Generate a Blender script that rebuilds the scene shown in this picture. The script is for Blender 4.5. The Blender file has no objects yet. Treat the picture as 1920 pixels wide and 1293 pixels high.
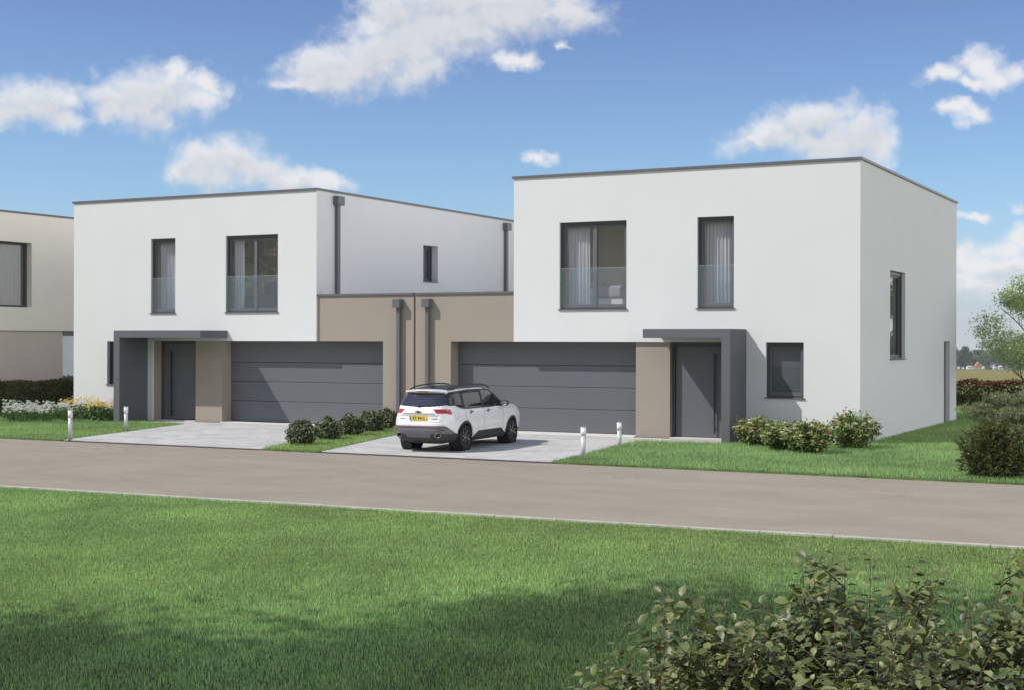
import bpy, math, random
import numpy as np
from mathutils import Vector, Matrix

SC = bpy.context.scene
COL = SC.collection
R = math.radians

# ------------------------------------------------------------------ camera
F_PX, CX, CY, HOR = 2692.0, 960.0, 646.5, 638.9
YAW = math.atan((2357.26 - 960) / F_PX)
ROLL = R(0.11445)
CAMZ = 2.6
FW = Vector((-math.sin(YAW), math.cos(YAW), 0))
RT = Vector((math.cos(YAW), math.sin(YAW), 0))
UP = Vector((0, 0, 1))
cam = bpy.data.cameras.new('camera')
cam.sensor_width = 36.0
cam.lens = F_PX / 1920 * 36
cam.shift_y = -(CY - HOR) / 1920
cam.clip_start = 0.1
cam.clip_end = 6000
camo = bpy.data.objects.new('camera', cam)
xa = RT * math.cos(ROLL) + UP * math.sin(ROLL)
ya = UP * math.cos(ROLL) - RT * math.sin(ROLL)
za = -FW
camo.matrix_world = Matrix(((xa.x, ya.x, za.x, 0), (xa.y, ya.y, za.y, 0), (xa.z, ya.z, za.z, CAMZ), (0, 0, 0, 1)))
COL.objects.link(camo)
SC.camera = camo

# ------------------------------------------------------------------ sun, exposure
SUN = Vector((-1.13, -1.0, 1.565)).normalized()      # towards the sun
sl = bpy.data.lights.new('sun', 'SUN')
sl.energy = 4.0
sl.angle = R(0.5)
sl.color = (1.0, 0.955, 0.88)
so = bpy.data.objects.new('sun', sl)
so.rotation_euler = SUN.to_track_quat('Z', 'Y').to_euler()
COL.objects.link(so)
vs = SC.view_settings
vs.view_transform = 'Standard'
try: vs.look = 'None'
except Exception: pass
vs.gamma = 1.0
vs.use_curve_mapping = False
vs.exposure = 0.0
SC.cycles.use_denoising = True
SC.cycles.max_bounces = 8
SC.cycles.diffuse_bounces = 5
SC.cycles.glossy_bounces = 3
SC.cycles.transmission_bounces = 4
SC.cycles.transparent_max_bounces = 10
SC.cycles.caustics_reflective = False
SC.cycles.caustics_refractive = False

# ------------------------------------------------------------------ world: sky and clouds
W = bpy.data.worlds.new('World')
SC.world = W
W.use_nodes = True
class NT:
    """small node helper: n(type, inputs..., **props) returns the first output"""
    def __init__(s, tree): s.t = tree; s.N = tree.nodes; s.L = tree.links
    def node(s, typ, ins=None, **pr):
        n = s.N.new(typ)
        for k, v in pr.items(): setattr(n, k, v)
        if ins:
            for k, v in ins.items():
                sock = n.inputs[k]
                if isinstance(v, bpy.types.NodeSocket): s.L.new(v, sock)
                else: sock.default_value = v
        return n
    def math(s, op, a, b=None, c=None, clamp=False):
        ins = {0: a}
        if b is not None: ins[1] = b
        if c is not None: ins[2] = c
        return s.node('ShaderNodeMath', ins, operation=op, use_clamp=clamp).outputs[0]
    def vec(s, op, a, b=None):
        ins = {0: a}
        if b is not None: ins[1] = b
        n = s.node('ShaderNodeVectorMath', ins, operation=op)
        return n.outputs['Value'] if op in ('LENGTH', 'DOT_PRODUCT', 'DISTANCE') else n.outputs['Vector']
    def mix(s, fac, a, b, blend='MIX'):
        n = s.N.new('ShaderNodeMix'); n.data_type = 'RGBA'; n.blend_type = blend
        for k, v in ((0, fac), (6, a), (7, b)):
            if isinstance(v, bpy.types.NodeSocket): s.L.new(v, n.inputs[k])
            else: n.inputs[k].default_value = v if not isinstance(v, tuple) or len(v) == 4 else (*v, 1)
        return n.outputs[2]
    def smooth(s, v, lo, hi, a=0.0, b=1.0):
        n = s.node('ShaderNodeMapRange', {0: v, 1: lo, 2: hi, 3: a, 4: b}, interpolation_type='SMOOTHSTEP')
        return n.outputs[0]
    def noise(s, v, scale, detail=4, rough=0.5, dist=0.0):
        n = s.node('ShaderNodeTexNoise', {'Scale': scale, 'Detail': detail, 'Roughness': rough, 'Distortion': dist})
        if v is not None: s.L.new(v, n.inputs['Vector'])
        return n.outputs[0], n.outputs[1]

# each cloud puff: azimuth, elevation, half width, half height (degrees), tilt
PUFFS = [(-46.03, 8.95, 1.55, 0.87, 0), (-46.7, 8.42, 0.93, 0.62, 0), (-44.97, 9.1, 0.93, 0.52, 0), (-45.16, 8.3, 1.03, 0.41, 0), (-42.92, 9.3, 1.34, 0.72, -10), (-41.43, 9.37, 1.96, 1.03, 0), (-40.62, 10.1, 0.78, 0.7, 0), (-39.51, 9.85, 0.87, 0.7, 0), (-39.81, 9.23, 1.03, 0.52, 0), (-41.92, 8.64, 1.24, 0.62, -20), (-40.86, 8.26, 0.54, 0.33, 40), (-43.02, 8.79, 0.83, 0.62, 0), (-34.65, 10.71, 2.17, 0.83, 12), (-32.97, 11.05, 2.68, 1.14, 15), (-31.28, 11.8, 2.58, 1.34, 15), (-29.58, 12.33, 2.48, 1.2, 10), (-27.46, 12.95, 2.68, 1.03, 0), (-25.33, 12.78, 1.65, 0.62, -10), (-32.13, 12.9, 1.65, 1.03, -10), (-35.07, 10.09, 1.96, 0.41, 3), (-35.9, 9.9, 1.14, 0.25, 0), (-31.07, 10.68, 1.45, 0.62, 15), (-28.74, 13.35, 4.13, 0.93, 0), (-33.08, 12.37, 1.03, 0.62, 0), (-27.24, 11.05, 0.83, 0.5, -10), (-25.33, 11.44, 0.58, 0.31, -15), (-27.67, 11.28, 0.41, 0.29, 0), (-39.71, 6.89, 1.2, 0.72, 0), (-38.38, 7.02, 1.45, 0.78, 0), (-37.55, 6.67, 1.24, 0.66, 0), (-36.31, 6.35, 1.65, 0.45, -5), (-34.85, 6.1, 1.14, 0.33, -5), (-39.2, 6.39, 1.65, 0.45, 0), (-40.31, 6.56, 0.72, 0.58, 0), (-17.34, 8.01, 1.75, 0.54, 8), (-16.11, 8.45, 1.55, 0.78, 0), (-15.19, 8.67, 1.14, 0.74, 0), (-13.87, 8.12, 1.14, 0.93, 0), (-13.27, 7.6, 1.03, 0.83, 0), (-14.88, 7.64, 2.27, 0.62, 0), (-18.16, 7.82, 0.83, 0.25, 0), (-11.0, 10.05, 0.99, 0.45, 5), (-9.16, 10.31, 0.91, 0.7, -10), (-8.77, 9.9, 1.03, 0.5, 0), (-9.73, 9.75, 0.83, 0.37, 0), (-10.41, 8.79, 0.72, 0.37, -10), (-9.63, 8.5, 0.7, 0.45, 0), (-11.48, 8.28, 0.37, 0.33, 0), (-17.34, 9.1, 0.33, 0.17, 0), (-12.87, 9.0, 0.25, 0.17, 0), (-26.21, 7.11, 0.66, 0.33, 0), (-20.19, 8.05, 0.29, 0.19, 0), (-20.88, 7.08, 0.29, 0.19, 0), (-43.76, 5.52, 0.41, 0.17, 0), (-27.55, 5.28, 0.41, 0.29, 0), (-30.17, 9.6, 0.41, 0.17, 0), (-28.94, 9.54, 0.17, 0.1, 0), (-10.07, 5.12, 0.45, 0.37, 0), (-9.63, 4.86, 0.72, 0.21, 0), (-7.97, 5.12, 0.58, 0.45, 0), (-9.9, 3.35, 0.6, 0.5, 0), (-8.9, 3.5, 0.55, 0.45, 0), (-10.0, 2.55, 0.7, 0.3, 0), (-7.9, 4.05, 0.7, 0.5, 0), (-9.82, 3.15, 0.93, 0.45, 0), (-9.14, 3.0, 1.03, 0.41, 0), (-8.28, 3.47, 1.03, 0.54, 0), (-7.62, 3.82, 1.03, 0.54, 0), (-8.57, 2.83, 1.45, 0.37, 0), (-9.33, 2.24, 1.86, 0.33, 0), (-8.19, 1.92, 1.65, 0.33, 0), (-5.4, 4.35, 1.65, 0.83, 0), (-4.49, 7.62, 1.86, 0.83, 0), (-49.31, 8.95, 1.65, 0.83, 0), (-50.75, 6.55, 2.27, 0.83, 0), (-49.85, 4.26, 3.1, 0.62, 0)]

def cloud_group(puffs):
    # the faintest scraps are left out, the main bodies are a little fuller
    puffs = [(a, e, ra * (1.10 if ra > 1 else 1), rb * (1.22 if (e < 4 or ra > 1) else 1), t) for a, e, ra, rb, t in puffs if ra > .45]
    g = bpy.data.node_groups.new('cloud_field', 'ShaderNodeTree')
    g.interface.new_socket('Pos', in_out='INPUT', socket_type='NodeSocketVector')
    g.interface.new_socket('Field', in_out='OUTPUT', socket_type='NodeSocketFloat')
    q = NT(g)
    gi = q.N.new('NodeGroupInput'); go = q.N.new('NodeGroupOutput')
    cur = None
    for (a, e, ra, rb, rot) in puffs:
        m = q.node('ShaderNodeMapping', vector_type='TEXTURE')
        if cur is None: q.L.new(gi.outputs[0], m.inputs['Vector'])
        else:       # chained on the previous puff so that the shader is evaluated one puff at a time
            ma = q.node('ShaderNodeVectorMath', {0: cur, 1: (1e-7, 1e-7, 1e-7), 2: gi.outputs[0]}, operation='MULTIPLY_ADD')
            q.L.new(ma.outputs[0], m.inputs['Vector'])
        m.inputs['Location'].default_value = (a, e, 0)
        m.inputs['Rotation'].default_value = (0, 0, R(rot))
        m.inputs['Scale'].default_value = (ra, rb, 1)
        d = q.vec('LENGTH', m.outputs[0])
        if ra < .6: d = q.math('ADD', d, .42)
        cur = d if cur is None else q.math('SMOOTH_MIN', cur, d, 0.35)
    f = q.math('SUBTRACT', 1.0, cur)
    q.L.new(f, go.inputs[0])
    return g

def build_world():
    q = NT(W.node_tree)
    for n in list(q.N): q.N.remove(n)
    out = q.N.new('ShaderNodeOutputWorld')
    bg = q.N.new('ShaderNodeBackground')
    tc = q.N.new('ShaderNodeTexCoord')
    sep = q.node('ShaderNodeSeparateXYZ', {0: tc.outputs['Generated']})
    x, y, z = sep.outputs
    zc = q.math('MAXIMUM', z, 0.012)
    cv = q.node('ShaderNodeCombineXYZ', {0: x, 1: y, 2: zc}).outputs[0]
    sky = q.N.new('ShaderNodeTexSky')
    sky.sky_type = 'NISHITA'
    sky.sun_disc = False
    sky.sun_elevation = math.asin(SUN.z)
    sky.sun_rotation = math.atan2(SUN.x, SUN.y)
    sky.altitude = 0; sky.air_density = 1.0; sky.dust_density = 0.6; sky.ozone_density = 2.0
    q.L.new(cv, sky.inputs[0])  # extra tree out of view, added to deepen the shade on the near lawn
    # the sky of the photograph is a soft cobalt that pales to cyan towards the horizon; also added unseen, cuts the sky light reaching the foreground
    el = q.math('MULTIPLY', q.math('ARCSINE', z), 57.29578)
    az = q.math('MULTIPLY', q.math('ARCTAN2', x, y), 57.29578)
    ae = q.node('ShaderNodeCombineXYZ', {0: az, 1: el, 2: 0.0}).outputs[0]
    tint = q.N.new('ShaderNodeValToRGB')
    q.L.new(q.math('DIVIDE', el, 20.0, clamp=True), tint.inputs[0])
    cr = tint.color_ramp
    SKYR = SKY_TINT
    cr.elements[0].position = SKYR[0][0]; cr.elements[0].color = (*SKYR[0][1], 1)
    cr.elements[1].position = SKYR[-1][0]; cr.elements[1].color = (*SKYR[-1][1], 1)
    for p, c in SKYR[1:-1]:
        e = cr.elements.new(p); e.color = (*c, 1)
    skyc = q.mix(1.0, sky.outputs[0], tint.outputs[0], 'MULTIPLY')
    # distort the cloud coordinates with turbulence
    n1, c1 = q.noise(ae, 0.55, 2, 0.5)
    n2, c2 = q.noise(ae, 2.2, 5, 0.6)
    off = q.vec('SUBTRACT', c1, (0.5, 0.5, 0.5)); off = q.vec('MULTIPLY', off, (1.9, 1.1, 0))
    off2 = q.vec('SUBTRACT', c2, (0.5, 0.5, 0.5)); off2 = q.vec('MULTIPLY', off2, (0.72, 0.55, 0))
    p = q.vec('ADD', q.vec('ADD', ae, off), off2)
    grp = cloud_group(PUFFS); grp2 = cloud_group([c_ for c_ in PUFFS if c_[2] > 1.1])
    def field(pos, grp=grp):
        n = q.N.new('ShaderNodeGroup'); n.node_tree = grp
        q.L.new(pos, n.inputs[0]); return n.outputs[0]
    f1 = field(p)
    f2 = field(q.vec('ADD', q.node('ShaderNodeVectorMath', {0: f1, 1: (1e-7, 1e-7, 1e-7), 2: p}, operation='MULTIPLY_ADD').outputs[0], (-0.15, 0.42, 0)), grp2)
    nz, _ = q.noise(ae, 1.3, 7, 0.58)
    nzz = q.math('MULTIPLY', q.math('SUBTRACT', nz, 0.5), 1.2)
    fa = q.math('ADD', f1, nzz)
    dens = q.smooth(fa, -0.28, 0.80)
    above = q.smooth(q.math('ADD', f2, nzz), -0.05, 0.75)
    # clouds added outside the view as fill light for the walls
    dv = tc.outputs['Generated']
    ng, _ = q.noise(dv, 3.2, 4, 0.6)
    ng2, _ = q.noise(dv, 9.0, 2, 0.6)
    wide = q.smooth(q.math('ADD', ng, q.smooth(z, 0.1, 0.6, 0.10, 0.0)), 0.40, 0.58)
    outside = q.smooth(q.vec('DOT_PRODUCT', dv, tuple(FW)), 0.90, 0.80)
    # fill clouds stay low, so they light walls more than the ground
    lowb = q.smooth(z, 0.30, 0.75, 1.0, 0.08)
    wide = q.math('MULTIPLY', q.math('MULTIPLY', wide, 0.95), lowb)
    white = q.mix(above, CLOUD_LIT, CLOUD_SHADE)
    white = q.mix(q.smooth(nz, 0.3, 0.7, 0.0, 0.35), white, CLOUD_LIT)
    col = q.mix(q.math('MULTIPLY', dens, 0.93), skyc, white)
    wcol = q.mix(ng2, FILL_CLOUD_A, FILL_CLOUD_B)
    # unseen clouds on the right are brightened to lift the shaded side walls
    fill_gain = q.smooth(q.vec('DOT_PRODUCT', dv, tuple(Vector((1.0, .35, .1)).normalized())), -0.6, 0.9, 0.55, 2.12)
    wcol = q.vec('SCALE', wcol); q.N[-1].inputs['Scale'].default_value = 1.0; q.L.new(fill_gain, q.N[-1].inputs['Scale'])
    q.L.new(col, bg.inputs[0])
    bg.inputs[1].default_value = SKY_STRENGTH
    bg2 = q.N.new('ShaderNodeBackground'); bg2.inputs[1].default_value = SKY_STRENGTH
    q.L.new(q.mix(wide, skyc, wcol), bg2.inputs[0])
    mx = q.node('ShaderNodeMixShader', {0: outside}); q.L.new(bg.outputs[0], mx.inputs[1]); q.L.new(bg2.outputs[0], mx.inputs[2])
    q.L.new(mx.outputs[0], out.inputs[0])
    W.cycles.sampling_method = 'MANUAL'
    W.cycles.sample_map_resolution = 1024

SKY_STRENGTH = 0.12
K = 1.0 / SKY_STRENGTH
SKY_TINT = [(0.0, (.88, .98, 1.32)), (.12, (.80, .95, 1.25)), (.31, (.76, .94, 1.155)), (.64, (.69, .76, 1.0)), (1.0, (.62, .70, 1.0))]
CLOUD_LIT = tuple(v * K for v in (0.87, 0.87, 0.885))
CLOUD_SHADE = tuple(v * K for v in (0.66, 0.68, 0.72))
FILL_CLOUD_A = tuple(v * K for v in (0.89, 0.87, 0.85))
FILL_CLOUD_B = tuple(v * K for v in (1.40, 1.36, 1.31))
build_world()

# ------------------------------------------------------------------ materials
MATS = {}
def mat(name, color, rough=0.6, metal=0.0, var=0.0, vscale=3.0, bump=0.0, bscale=40.0, spec=0.5, coat=0.0, extra=None, stretch=(1, 1, 1)):
    if name in MATS: return MATS[name]
    m = bpy.data.materials.new(name); m.use_nodes = True
    q = NT(m.node_tree)
    b = q.N['Principled BSDF']
    b.inputs['Base Color'].default_value = (*color, 1)
    b.inputs['Roughness'].default_value = rough
    b.inputs['Metallic'].default_value = metal
    b.inputs['Specular IOR Level'].default_value = spec
    b.inputs['Coat Weight'].default_value = coat
    if var or bump:
        tc = q.N.new('ShaderNodeTexCoord')
        mp = q.node('ShaderNodeMapping', {'Vector': tc.outputs['Object']}); mp.inputs['Scale'].default_value = stretch
        co = mp.outputs[0]
    if var:
        n, _ = q.noise(co, vscale, 6, 0.6)
        lo = tuple(c * (1 - var) for c in color); hi = tuple(min(1, c * (1 + var)) for c in color)
        c = q.mix(q.smooth(n, 0.3, 0.7), lo, hi)
        q.L.new(c, b.inputs['Base Color'])
    if bump:
        n, _ = q.noise(co, bscale, 5, 0.7)
        bn = q.node('ShaderNodeBump', {'Strength': bump, 'Distance': 0.01, 'Height': n})
        q.L.new(bn.outputs[0], b.inputs['Normal'])
    if extra: extra(q, b)
    MATS[name] = m
    return m

def leaf_mat(name, rough=0.55, trans=0.3, spec=0.35, tint=(1.1, 1.25, 0.6)):
    """leaves and blades: colour comes from a per-leaf attribute, some light passes through"""
    if name in MATS: return MATS[name]
    m = bpy.data.materials.new(name); m.use_nodes = True
    q = NT(m.node_tree)
    b = q.N['Principled BSDF']; out = q.N['Material Output']
    at = q.N.new('ShaderNodeAttribute'); at.attribute_name = 'Col'
    q.L.new(at.outputs['Color'], b.inputs['Base Color'])
    b.inputs['Roughness'].default_value = rough
    b.inputs['Specular IOR Level'].default_value = spec
    tr = q.N.new('ShaderNodeBsdfTranslucent')
    q.L.new(q.mix(1.0, at.outputs['Color'], tint, 'MULTIPLY'), tr.inputs[0])
    ms = q.node('ShaderNodeMixShader', {0: trans})
    q.L.new(b.outputs[0], ms.inputs[1]); q.L.new(tr.outputs[0], ms.inputs[2])
    q.L.new(ms.outputs[0], out.inputs[0])
    MATS[name] = m
    return m

def glass_mat(name, tint=(0.9, 0.95, 0.95), refl=0.06, rough=0.0, haze=0.0, hcol=(0.5, 0.6, 0.65)):
    if name in MATS: return MATS[name]
    m = bpy.data.materials.new(name); m.use_nodes = True
    q = NT(m.node_tree)
    for n in list(q.N):
        if n.type == 'BSDF_PRINCIPLED': q.N.remove(n)
    out = q.N['Material Output']
    tr = q.N.new('ShaderNodeBsdfTransparent'); tr.inputs[0].default_value = (*tint, 1)
    gl = q.N.new('ShaderNodeBsdfGlossy'); gl.inputs['Roughness'].default_value = rough
    g_ = q.N.new('ShaderNodeNewGeometry')
    cs = q.math('ABSOLUTE', q.vec('DOT_PRODUCT', g_.outputs['Incoming'], g_.outputs['Normal']))
    fac = q.math('ADD', q.math('MULTIPLY', q.math('POWER', q.math('SUBTRACT', 1.0, cs), 4.0), .85), refl, clamp=True)
    ms = q.node('ShaderNodeMixShader', {0: fac})
    base = tr.outputs[0]
    if haze:
        df = q.N.new('ShaderNodeBsdfDiffuse'); df.inputs[0].default_value = (*hcol, 1)
        m2 = q.node('ShaderNodeMixShader', {0: haze}); q.L.new(base, m2.inputs[1]); q.L.new(df.outputs[0], m2.inputs[2]); base = m2.outputs[0]
    q.L.new(base, ms.inputs[1]); q.L.new(gl.outputs[0], ms.inputs[2])
    q.L.new(ms.outputs[0], out.inputs[0])
    MATS[name] = m
    return m

M_WHITE = mat('white_render', (0.672, 0.688, 0.690), 0.85, var=0.012, vscale=0.8, bump=0.25, bscale=220, spec=0.25)
M_BROWN = mat('taupe_render', (0.328, 0.288, 0.246), 0.85, var=0.02, vscale=0.8, bump=0.25, bscale=220, spec=0.25)
M_CREAM = mat('cream_render', (0.82, 0.78, 0.68), 0.85, var=0.015, vscale=0.8, bump=0.25, bscale=220, spec=0.25)
M_ANTH = mat('anthracite_metal', (0.125, 0.13, 0.145), 0.5, var=0.03, vscale=1.5, spec=0.4)
M_ANTHD = mat('dark_frame', (0.07, 0.073, 0.082), 0.45, spec=0.4)
M_CANOPY = mat('anthracite_render', (0.122, 0.126, 0.141), 0.7, var=0.03, vscale=1.0, bump=0.15, bscale=200, spec=0.3)
M_DOOR = mat('garage_panel', (0.100, 0.107, 0.121), 0.5, var=0.02, vscale=1.0, spec=0.8)
M_DGAP = mat('panel_gap', (0.02, 0.02, 0.022), 0.7)
M_ROOF = mat('roof_gravel', (0.88, 0.83, 0.74), 0.95, var=0.15, vscale=20, bump=0.6, bscale=60)
M_SILL = mat('concrete_threshold', (0.66, 0.66, 0.64), 0.8, var=0.03, vscale=4, bump=0.2, bscale=90)
M_PANE = glass_mat('window_glass', (0.95, 0.97, 0.98), 0.055)
M_RAIL = glass_mat('balustrade_glass', (0.93, 0.965, 0.98), 0.05, haze=0.03, hcol=(0.60, 0.68, 0.78))
M_EDGE = mat('glass_edge', (0.45, 0.6, 0.58), 0.2, spec=0.6)
M_BLACK = mat('black_rubber', (0.012, 0.012, 0.013), 0.7, bump=0.2, bscale=90)

# ------------------------------------------------------------------ object helpers
def tag(o, label=None, cat=None, group=None, kind=None):
    if label: o['label'] = label
    if cat: o['category'] = cat
    if group: o['group'] = group
    if kind: o['kind'] = kind
    return o
def empty(name, loc=(0, 0, 0), rz=0.0):
    o = bpy.data.objects.new(name, None); COL.objects.link(o)
    o.location = loc; o.rotation_euler = (0, 0, rz); o.empty_display_size = 0.3
    return o
class MB:
    def __init__(s): s.v = []; s.f = []; s.m = []; s.sm = []
    def add(s, verts, faces, mi=0, smooth=False):
        b = len(s.v); s.v += [tuple(v) for v in verts]
        for f in faces: s.f.append(tuple(i + b for i in f)); s.m.append(mi); s.sm.append(smooth)
        return s
    def box(s, x0, x1, y0, y1, z0, z1, mi=0):
        return s.add([(x0, y0, z0), (x1, y0, z0), (x1, y1, z0), (x0, y1, z0), (x0, y0, z1), (x1, y0, z1), (x1, y1, z1), (x0, y1, z1)],
                     [(0, 3, 2, 1), (4, 5, 6, 7), (0, 1, 5, 4), (1, 2, 6, 5), (2, 3, 7, 6), (3, 0, 4, 7)], mi)
    def quad(s, a, b, c, d, mi=0): return s.add([a, b, c, d], [(0, 1, 2, 3)], mi)
    def prism(s, pts, z0, z1, mi=0):
        n = len(pts)
        v = [(p[0], p[1], z0) for p in pts] + [(p[0], p[1], z1) for p in pts]
        return s.add(v, [tuple(range(n - 1, -1, -1)), tuple(range(n, 2 * n))] + [(i, (i + 1) % n, n + (i + 1) % n, n + i) for i in range(n)], mi)
    def tube(s, pts, rad, seg=8, mi=0, caps=True):
        pts = [Vector(p) for p in pts]; n = len(pts)
        rad = rad if hasattr(rad, '__len__') else [rad] * n
        vs_ = []
        up = Vector((0, 0, 1))
        for i, p in enumerate(pts):
            d = (pts[min(i + 1, n - 1)] - pts[max(i - 1, 0)]).normalized()
            a = d.cross(up)
            if a.length < 1e-3: a = d.cross(Vector((1, 0, 0)))
            a.normalize(); b = d.cross(a)
            for k in range(seg):
                t = 2 * math.pi * k / seg
                vs_.append(p + (a * math.cos(t) + b * math.sin(t)) * rad[i])
        fs = [(i * seg + k, i * seg + (k + 1) % seg, (i + 1) * seg + (k + 1) % seg, (i + 1) * seg + k) for i in range(n - 1) for k in range(seg)]
        if caps: fs += [tuple(range(seg - 1, -1, -1)), tuple((n - 1) * seg + k for k in range(seg))]
        return s.add(vs_, fs, mi, True)
    def lathe(s, prof, c=(0, 0, 0), axis='Z', seg=24, mi=0):
        """prof: list of (radius, height)"""
        vs_ = []
        for r_, h_ in prof:
            for k in range(seg):
                t = 2 * math.pi * k / seg
                p = (r_ * math.cos(t), r_ * math.sin(t), h_)
                if axis == 'Y': p = (p[0], p[2], p[1])
                if axis == 'X': p = (p[2], p[0], p[1])
                vs_.append((p[0] + c[0], p[1] + c[1], p[2] + c[2]))
        n = len(prof)
        fs = [(i * seg + k, i * seg + (k + 1) % seg, (i + 1) * seg + (k + 1) % seg, (i + 1) * seg + k) for i in range(n - 1) for k in range(seg)]
        return s.add(vs_, fs, mi, True)
    def build(s, name, mats, parent=None, label=None, bevel=0.0, smooth=None):
        me = bpy.data.meshes.new(name)
        me.from_pydata(s.v, [], s.f)
        mats = mats if isinstance(mats, (list, tuple)) else [mats]
        for m in mats: me.materials.append(m)
        me.polygons.foreach_set('material_index', s.m)
        sm = s.sm if smooth is None else [smooth] * len(s.f)
        me.polygons.foreach_set('use_smooth', sm)
        me.update()
        o = bpy.data.objects.new(name, me); COL.objects.link(o)
        if parent: o.parent = parent
        if label: o['label'] = label
        if bevel:
            bm = o.modifiers.new('bevel', 'BEVEL'); bm.width = bevel; bm.segments = 2; bm.limit_method = 'ANGLE'
        return o
def np_mesh(name, V, Fc, mats, colors=None, parent=None, smooth=False, mi=None):
    """V (n,3); Fc (m,k) uniform polygons; colors (n,3) per vertex"""
    me = bpy.data.meshes.new(name)
    V = np.asarray(V, dtype=np.float32); Fc = np.asarray(Fc, dtype=np.int32)
    m, k = Fc.shape
    me.vertices.add(len(V)); me.vertices.foreach_set('co', V.ravel())
    me.loops.add(m * k); me.loops.foreach_set('vertex_index', Fc.ravel())
    me.polygons.add(m); me.polygons.foreach_set('loop_start', np.arange(0, m * k, k, dtype=np.int32))
    me.polygons.foreach_set('loop_total', np.full(m, k, dtype=np.int32))
    if smooth: me.polygons.foreach_set('use_smooth', np.ones(m, dtype=bool))
    for mm in (mats if isinstance(mats, (list, tuple)) else [mats]): me.materials.append(mm)
    if mi is not None: me.polygons.foreach_set('material_index', np.asarray(mi, dtype=np.int32))
    me.update(calc_edges=True)
    if colors is not None:
        a = me.color_attributes.new('Col', 'FLOAT_COLOR', 'POINT')
        c = np.ones((len(V), 4), dtype=np.float32); c[:, :3] = colors
        a.data.foreach_set('color', c.ravel())
    me.validate()
    o = bpy.data.objects.new(name, me); COL.objects.link(o)
    if parent: o.parent = parent
    return o
def copy_tree(o, parent=None):
    c = o.copy(); COL.objects.link(c)
    if parent: c.parent = parent
    for ch in o.children: copy_tree(ch, c)
    return c

def norm(a): return a / np.maximum(np.linalg.norm(a, axis=1, keepdims=True), 1e-9)
def leaves(P, D, N, L, Wd, cols, hexa=False, fold=0.25, curl=0.0):
    """leaf cards: P base, D along, N leaf normal, L length, Wd width"""
    n = len(P); D = norm(D); S = norm(np.cross(D, N)); N = np.cross(S, D)
    L = np.broadcast_to(np.asarray(L, float), (n,))[:, None]; Wd = np.broadcast_to(np.asarray(Wd, float), (n,))[:, None]
    if hexa:
        b = P; tip = P + D * L - N * L * curl
        l1 = P + D * L * .22 + S * Wd * .42 + N * Wd * fold * .8; l2 = P + D * L * .62 + S * Wd * .46 + N * Wd * fold - N * L * curl * .4
        r1 = P + D * L * .22 - S * Wd * .42 + N * Wd * fold * .8; r2 = P + D * L * .62 - S * Wd * .46 + N * Wd * fold - N * L * curl * .4
        m1 = P + D * L * .5 - N * L * curl * .15
        V = np.stack([b, l1, l2, tip, r2, r1, m1], 1).reshape(-1, 3)
        i = (np.arange(n) * 7)[:, None]
        Fc = np.concatenate([i + np.array([[0, 6, 2, 1]]), i + np.array([[6, 3, 3, 2]]), i + np.array([[0, 5, 4, 6]]), i + np.array([[6, 4, 3, 3]])], 0)
        tri = np.concatenate([i + np.array([[0, 6, 1]]), i + np.array([[1, 6, 2]]), i + np.array([[6, 3, 2]]), i + np.array([[0, 5, 6]]), i + np.array([[5, 4, 6]]), i + np.array([[6, 4, 3]])], 0)
        return V, tri, np.repeat(cols, 7, 0)
    l = P + D * L * .5 + S * Wd * .5 + N * Wd * fold; r = P + D * L * .5 - S * Wd * .5 + N * Wd * fold; tip = P + D * L
    V = np.stack([P, l, tip, r], 1).reshape(-1, 3)
    i = (np.arange(n) * 4)[:, None]
    tri = np.concatenate([i + np.array([[0, 2, 1]]), i + np.array([[0, 3, 2]])], 0)
    return V, tri, np.repeat(cols, 4, 0)
def cat(parts):
    V = []; Fc = []; Cc = []; b = 0
    for v, f, c in parts:
        V.append(v); Fc.append(f + b); Cc.append(c); b += len(v)
    return np.concatenate(V), np.concatenate(Fc), np.concatenate(Cc)
def pick(rng, n, pal, jit=0.18):
    pal = np.array(pal); c = pal[rng.integers(0, len(pal), n)]
    return np.clip(c * (1 + rng.normal(0, jit, (n, 1))), 0.003, 0.9)
def rdir(rng, n): return norm(rng.normal(0, 1, (n, 3)))

# ================================================================== GROUND
DRIVE_L = [(-27.70, 27.90), (-21.25, 27.90), (-23.50, 36.27), (-30.0, 36.27), (-30.0, 35.05)]
GZ = 0.0
def ground_height(x, y):
    d = math.hypot(x, y)
    if d < 75: return -0.06
    if d < 1300: return -0.06 - (d - 75) * 0.0166
    return -0.06 - (1300 - 75) * 0.0166 - (d - 1300) * 0.03
def field_extra(q, b):
    g = q.N.new('ShaderNodeNewGeometry')
    d = q.vec('LENGTH', g.outputs['Position'])
    n, _ = q.noise(g.outputs['Position'], 0.012, 5, 0.6)
    dd = q.math('ADD', d, q.math('MULTIPLY', n, 90))
    r = q.N.new('ShaderNodeValToRGB'); q.L.new(q.math('DIVIDE', dd, 1400), r.inputs[0])
    e = r.color_ramp.elements
    e[0].position = 0.0; e[0].color = (0.20, 0.20, 0.055, 1); e[1].position = 1.0; e[1].color = (0.055, 0.085, 0.03, 1)
    for p, c in ((0.20, (0.24, 0.21, 0.075)), (0.34, (0.26, 0.205, 0.085)), (0.42, (0.22, 0.21, 0.07)), (0.55, (0.24, 0.19, 0.085)), (0.62, (0.10, 0.15, 0.045)), (0.80, (0.07, 0.12, 0.035))):
        k = r.color_ramp.elements.new(p); k.color = (*c, 1)
    n2, _ = q.noise(g.outputs['Position'], 0.6, 5, 0.7)
    q.L.new(q.mix(q.smooth(n2, .3, .7, 0, .35), r.outputs[0], (0.12, 0.13, 0.05)), b.inputs['Base Color'])
M_FIELD = mat('field_crop', (0.2, 0.2, 0.07), 0.95, extra=field_extra, spec=0.1)
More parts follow.
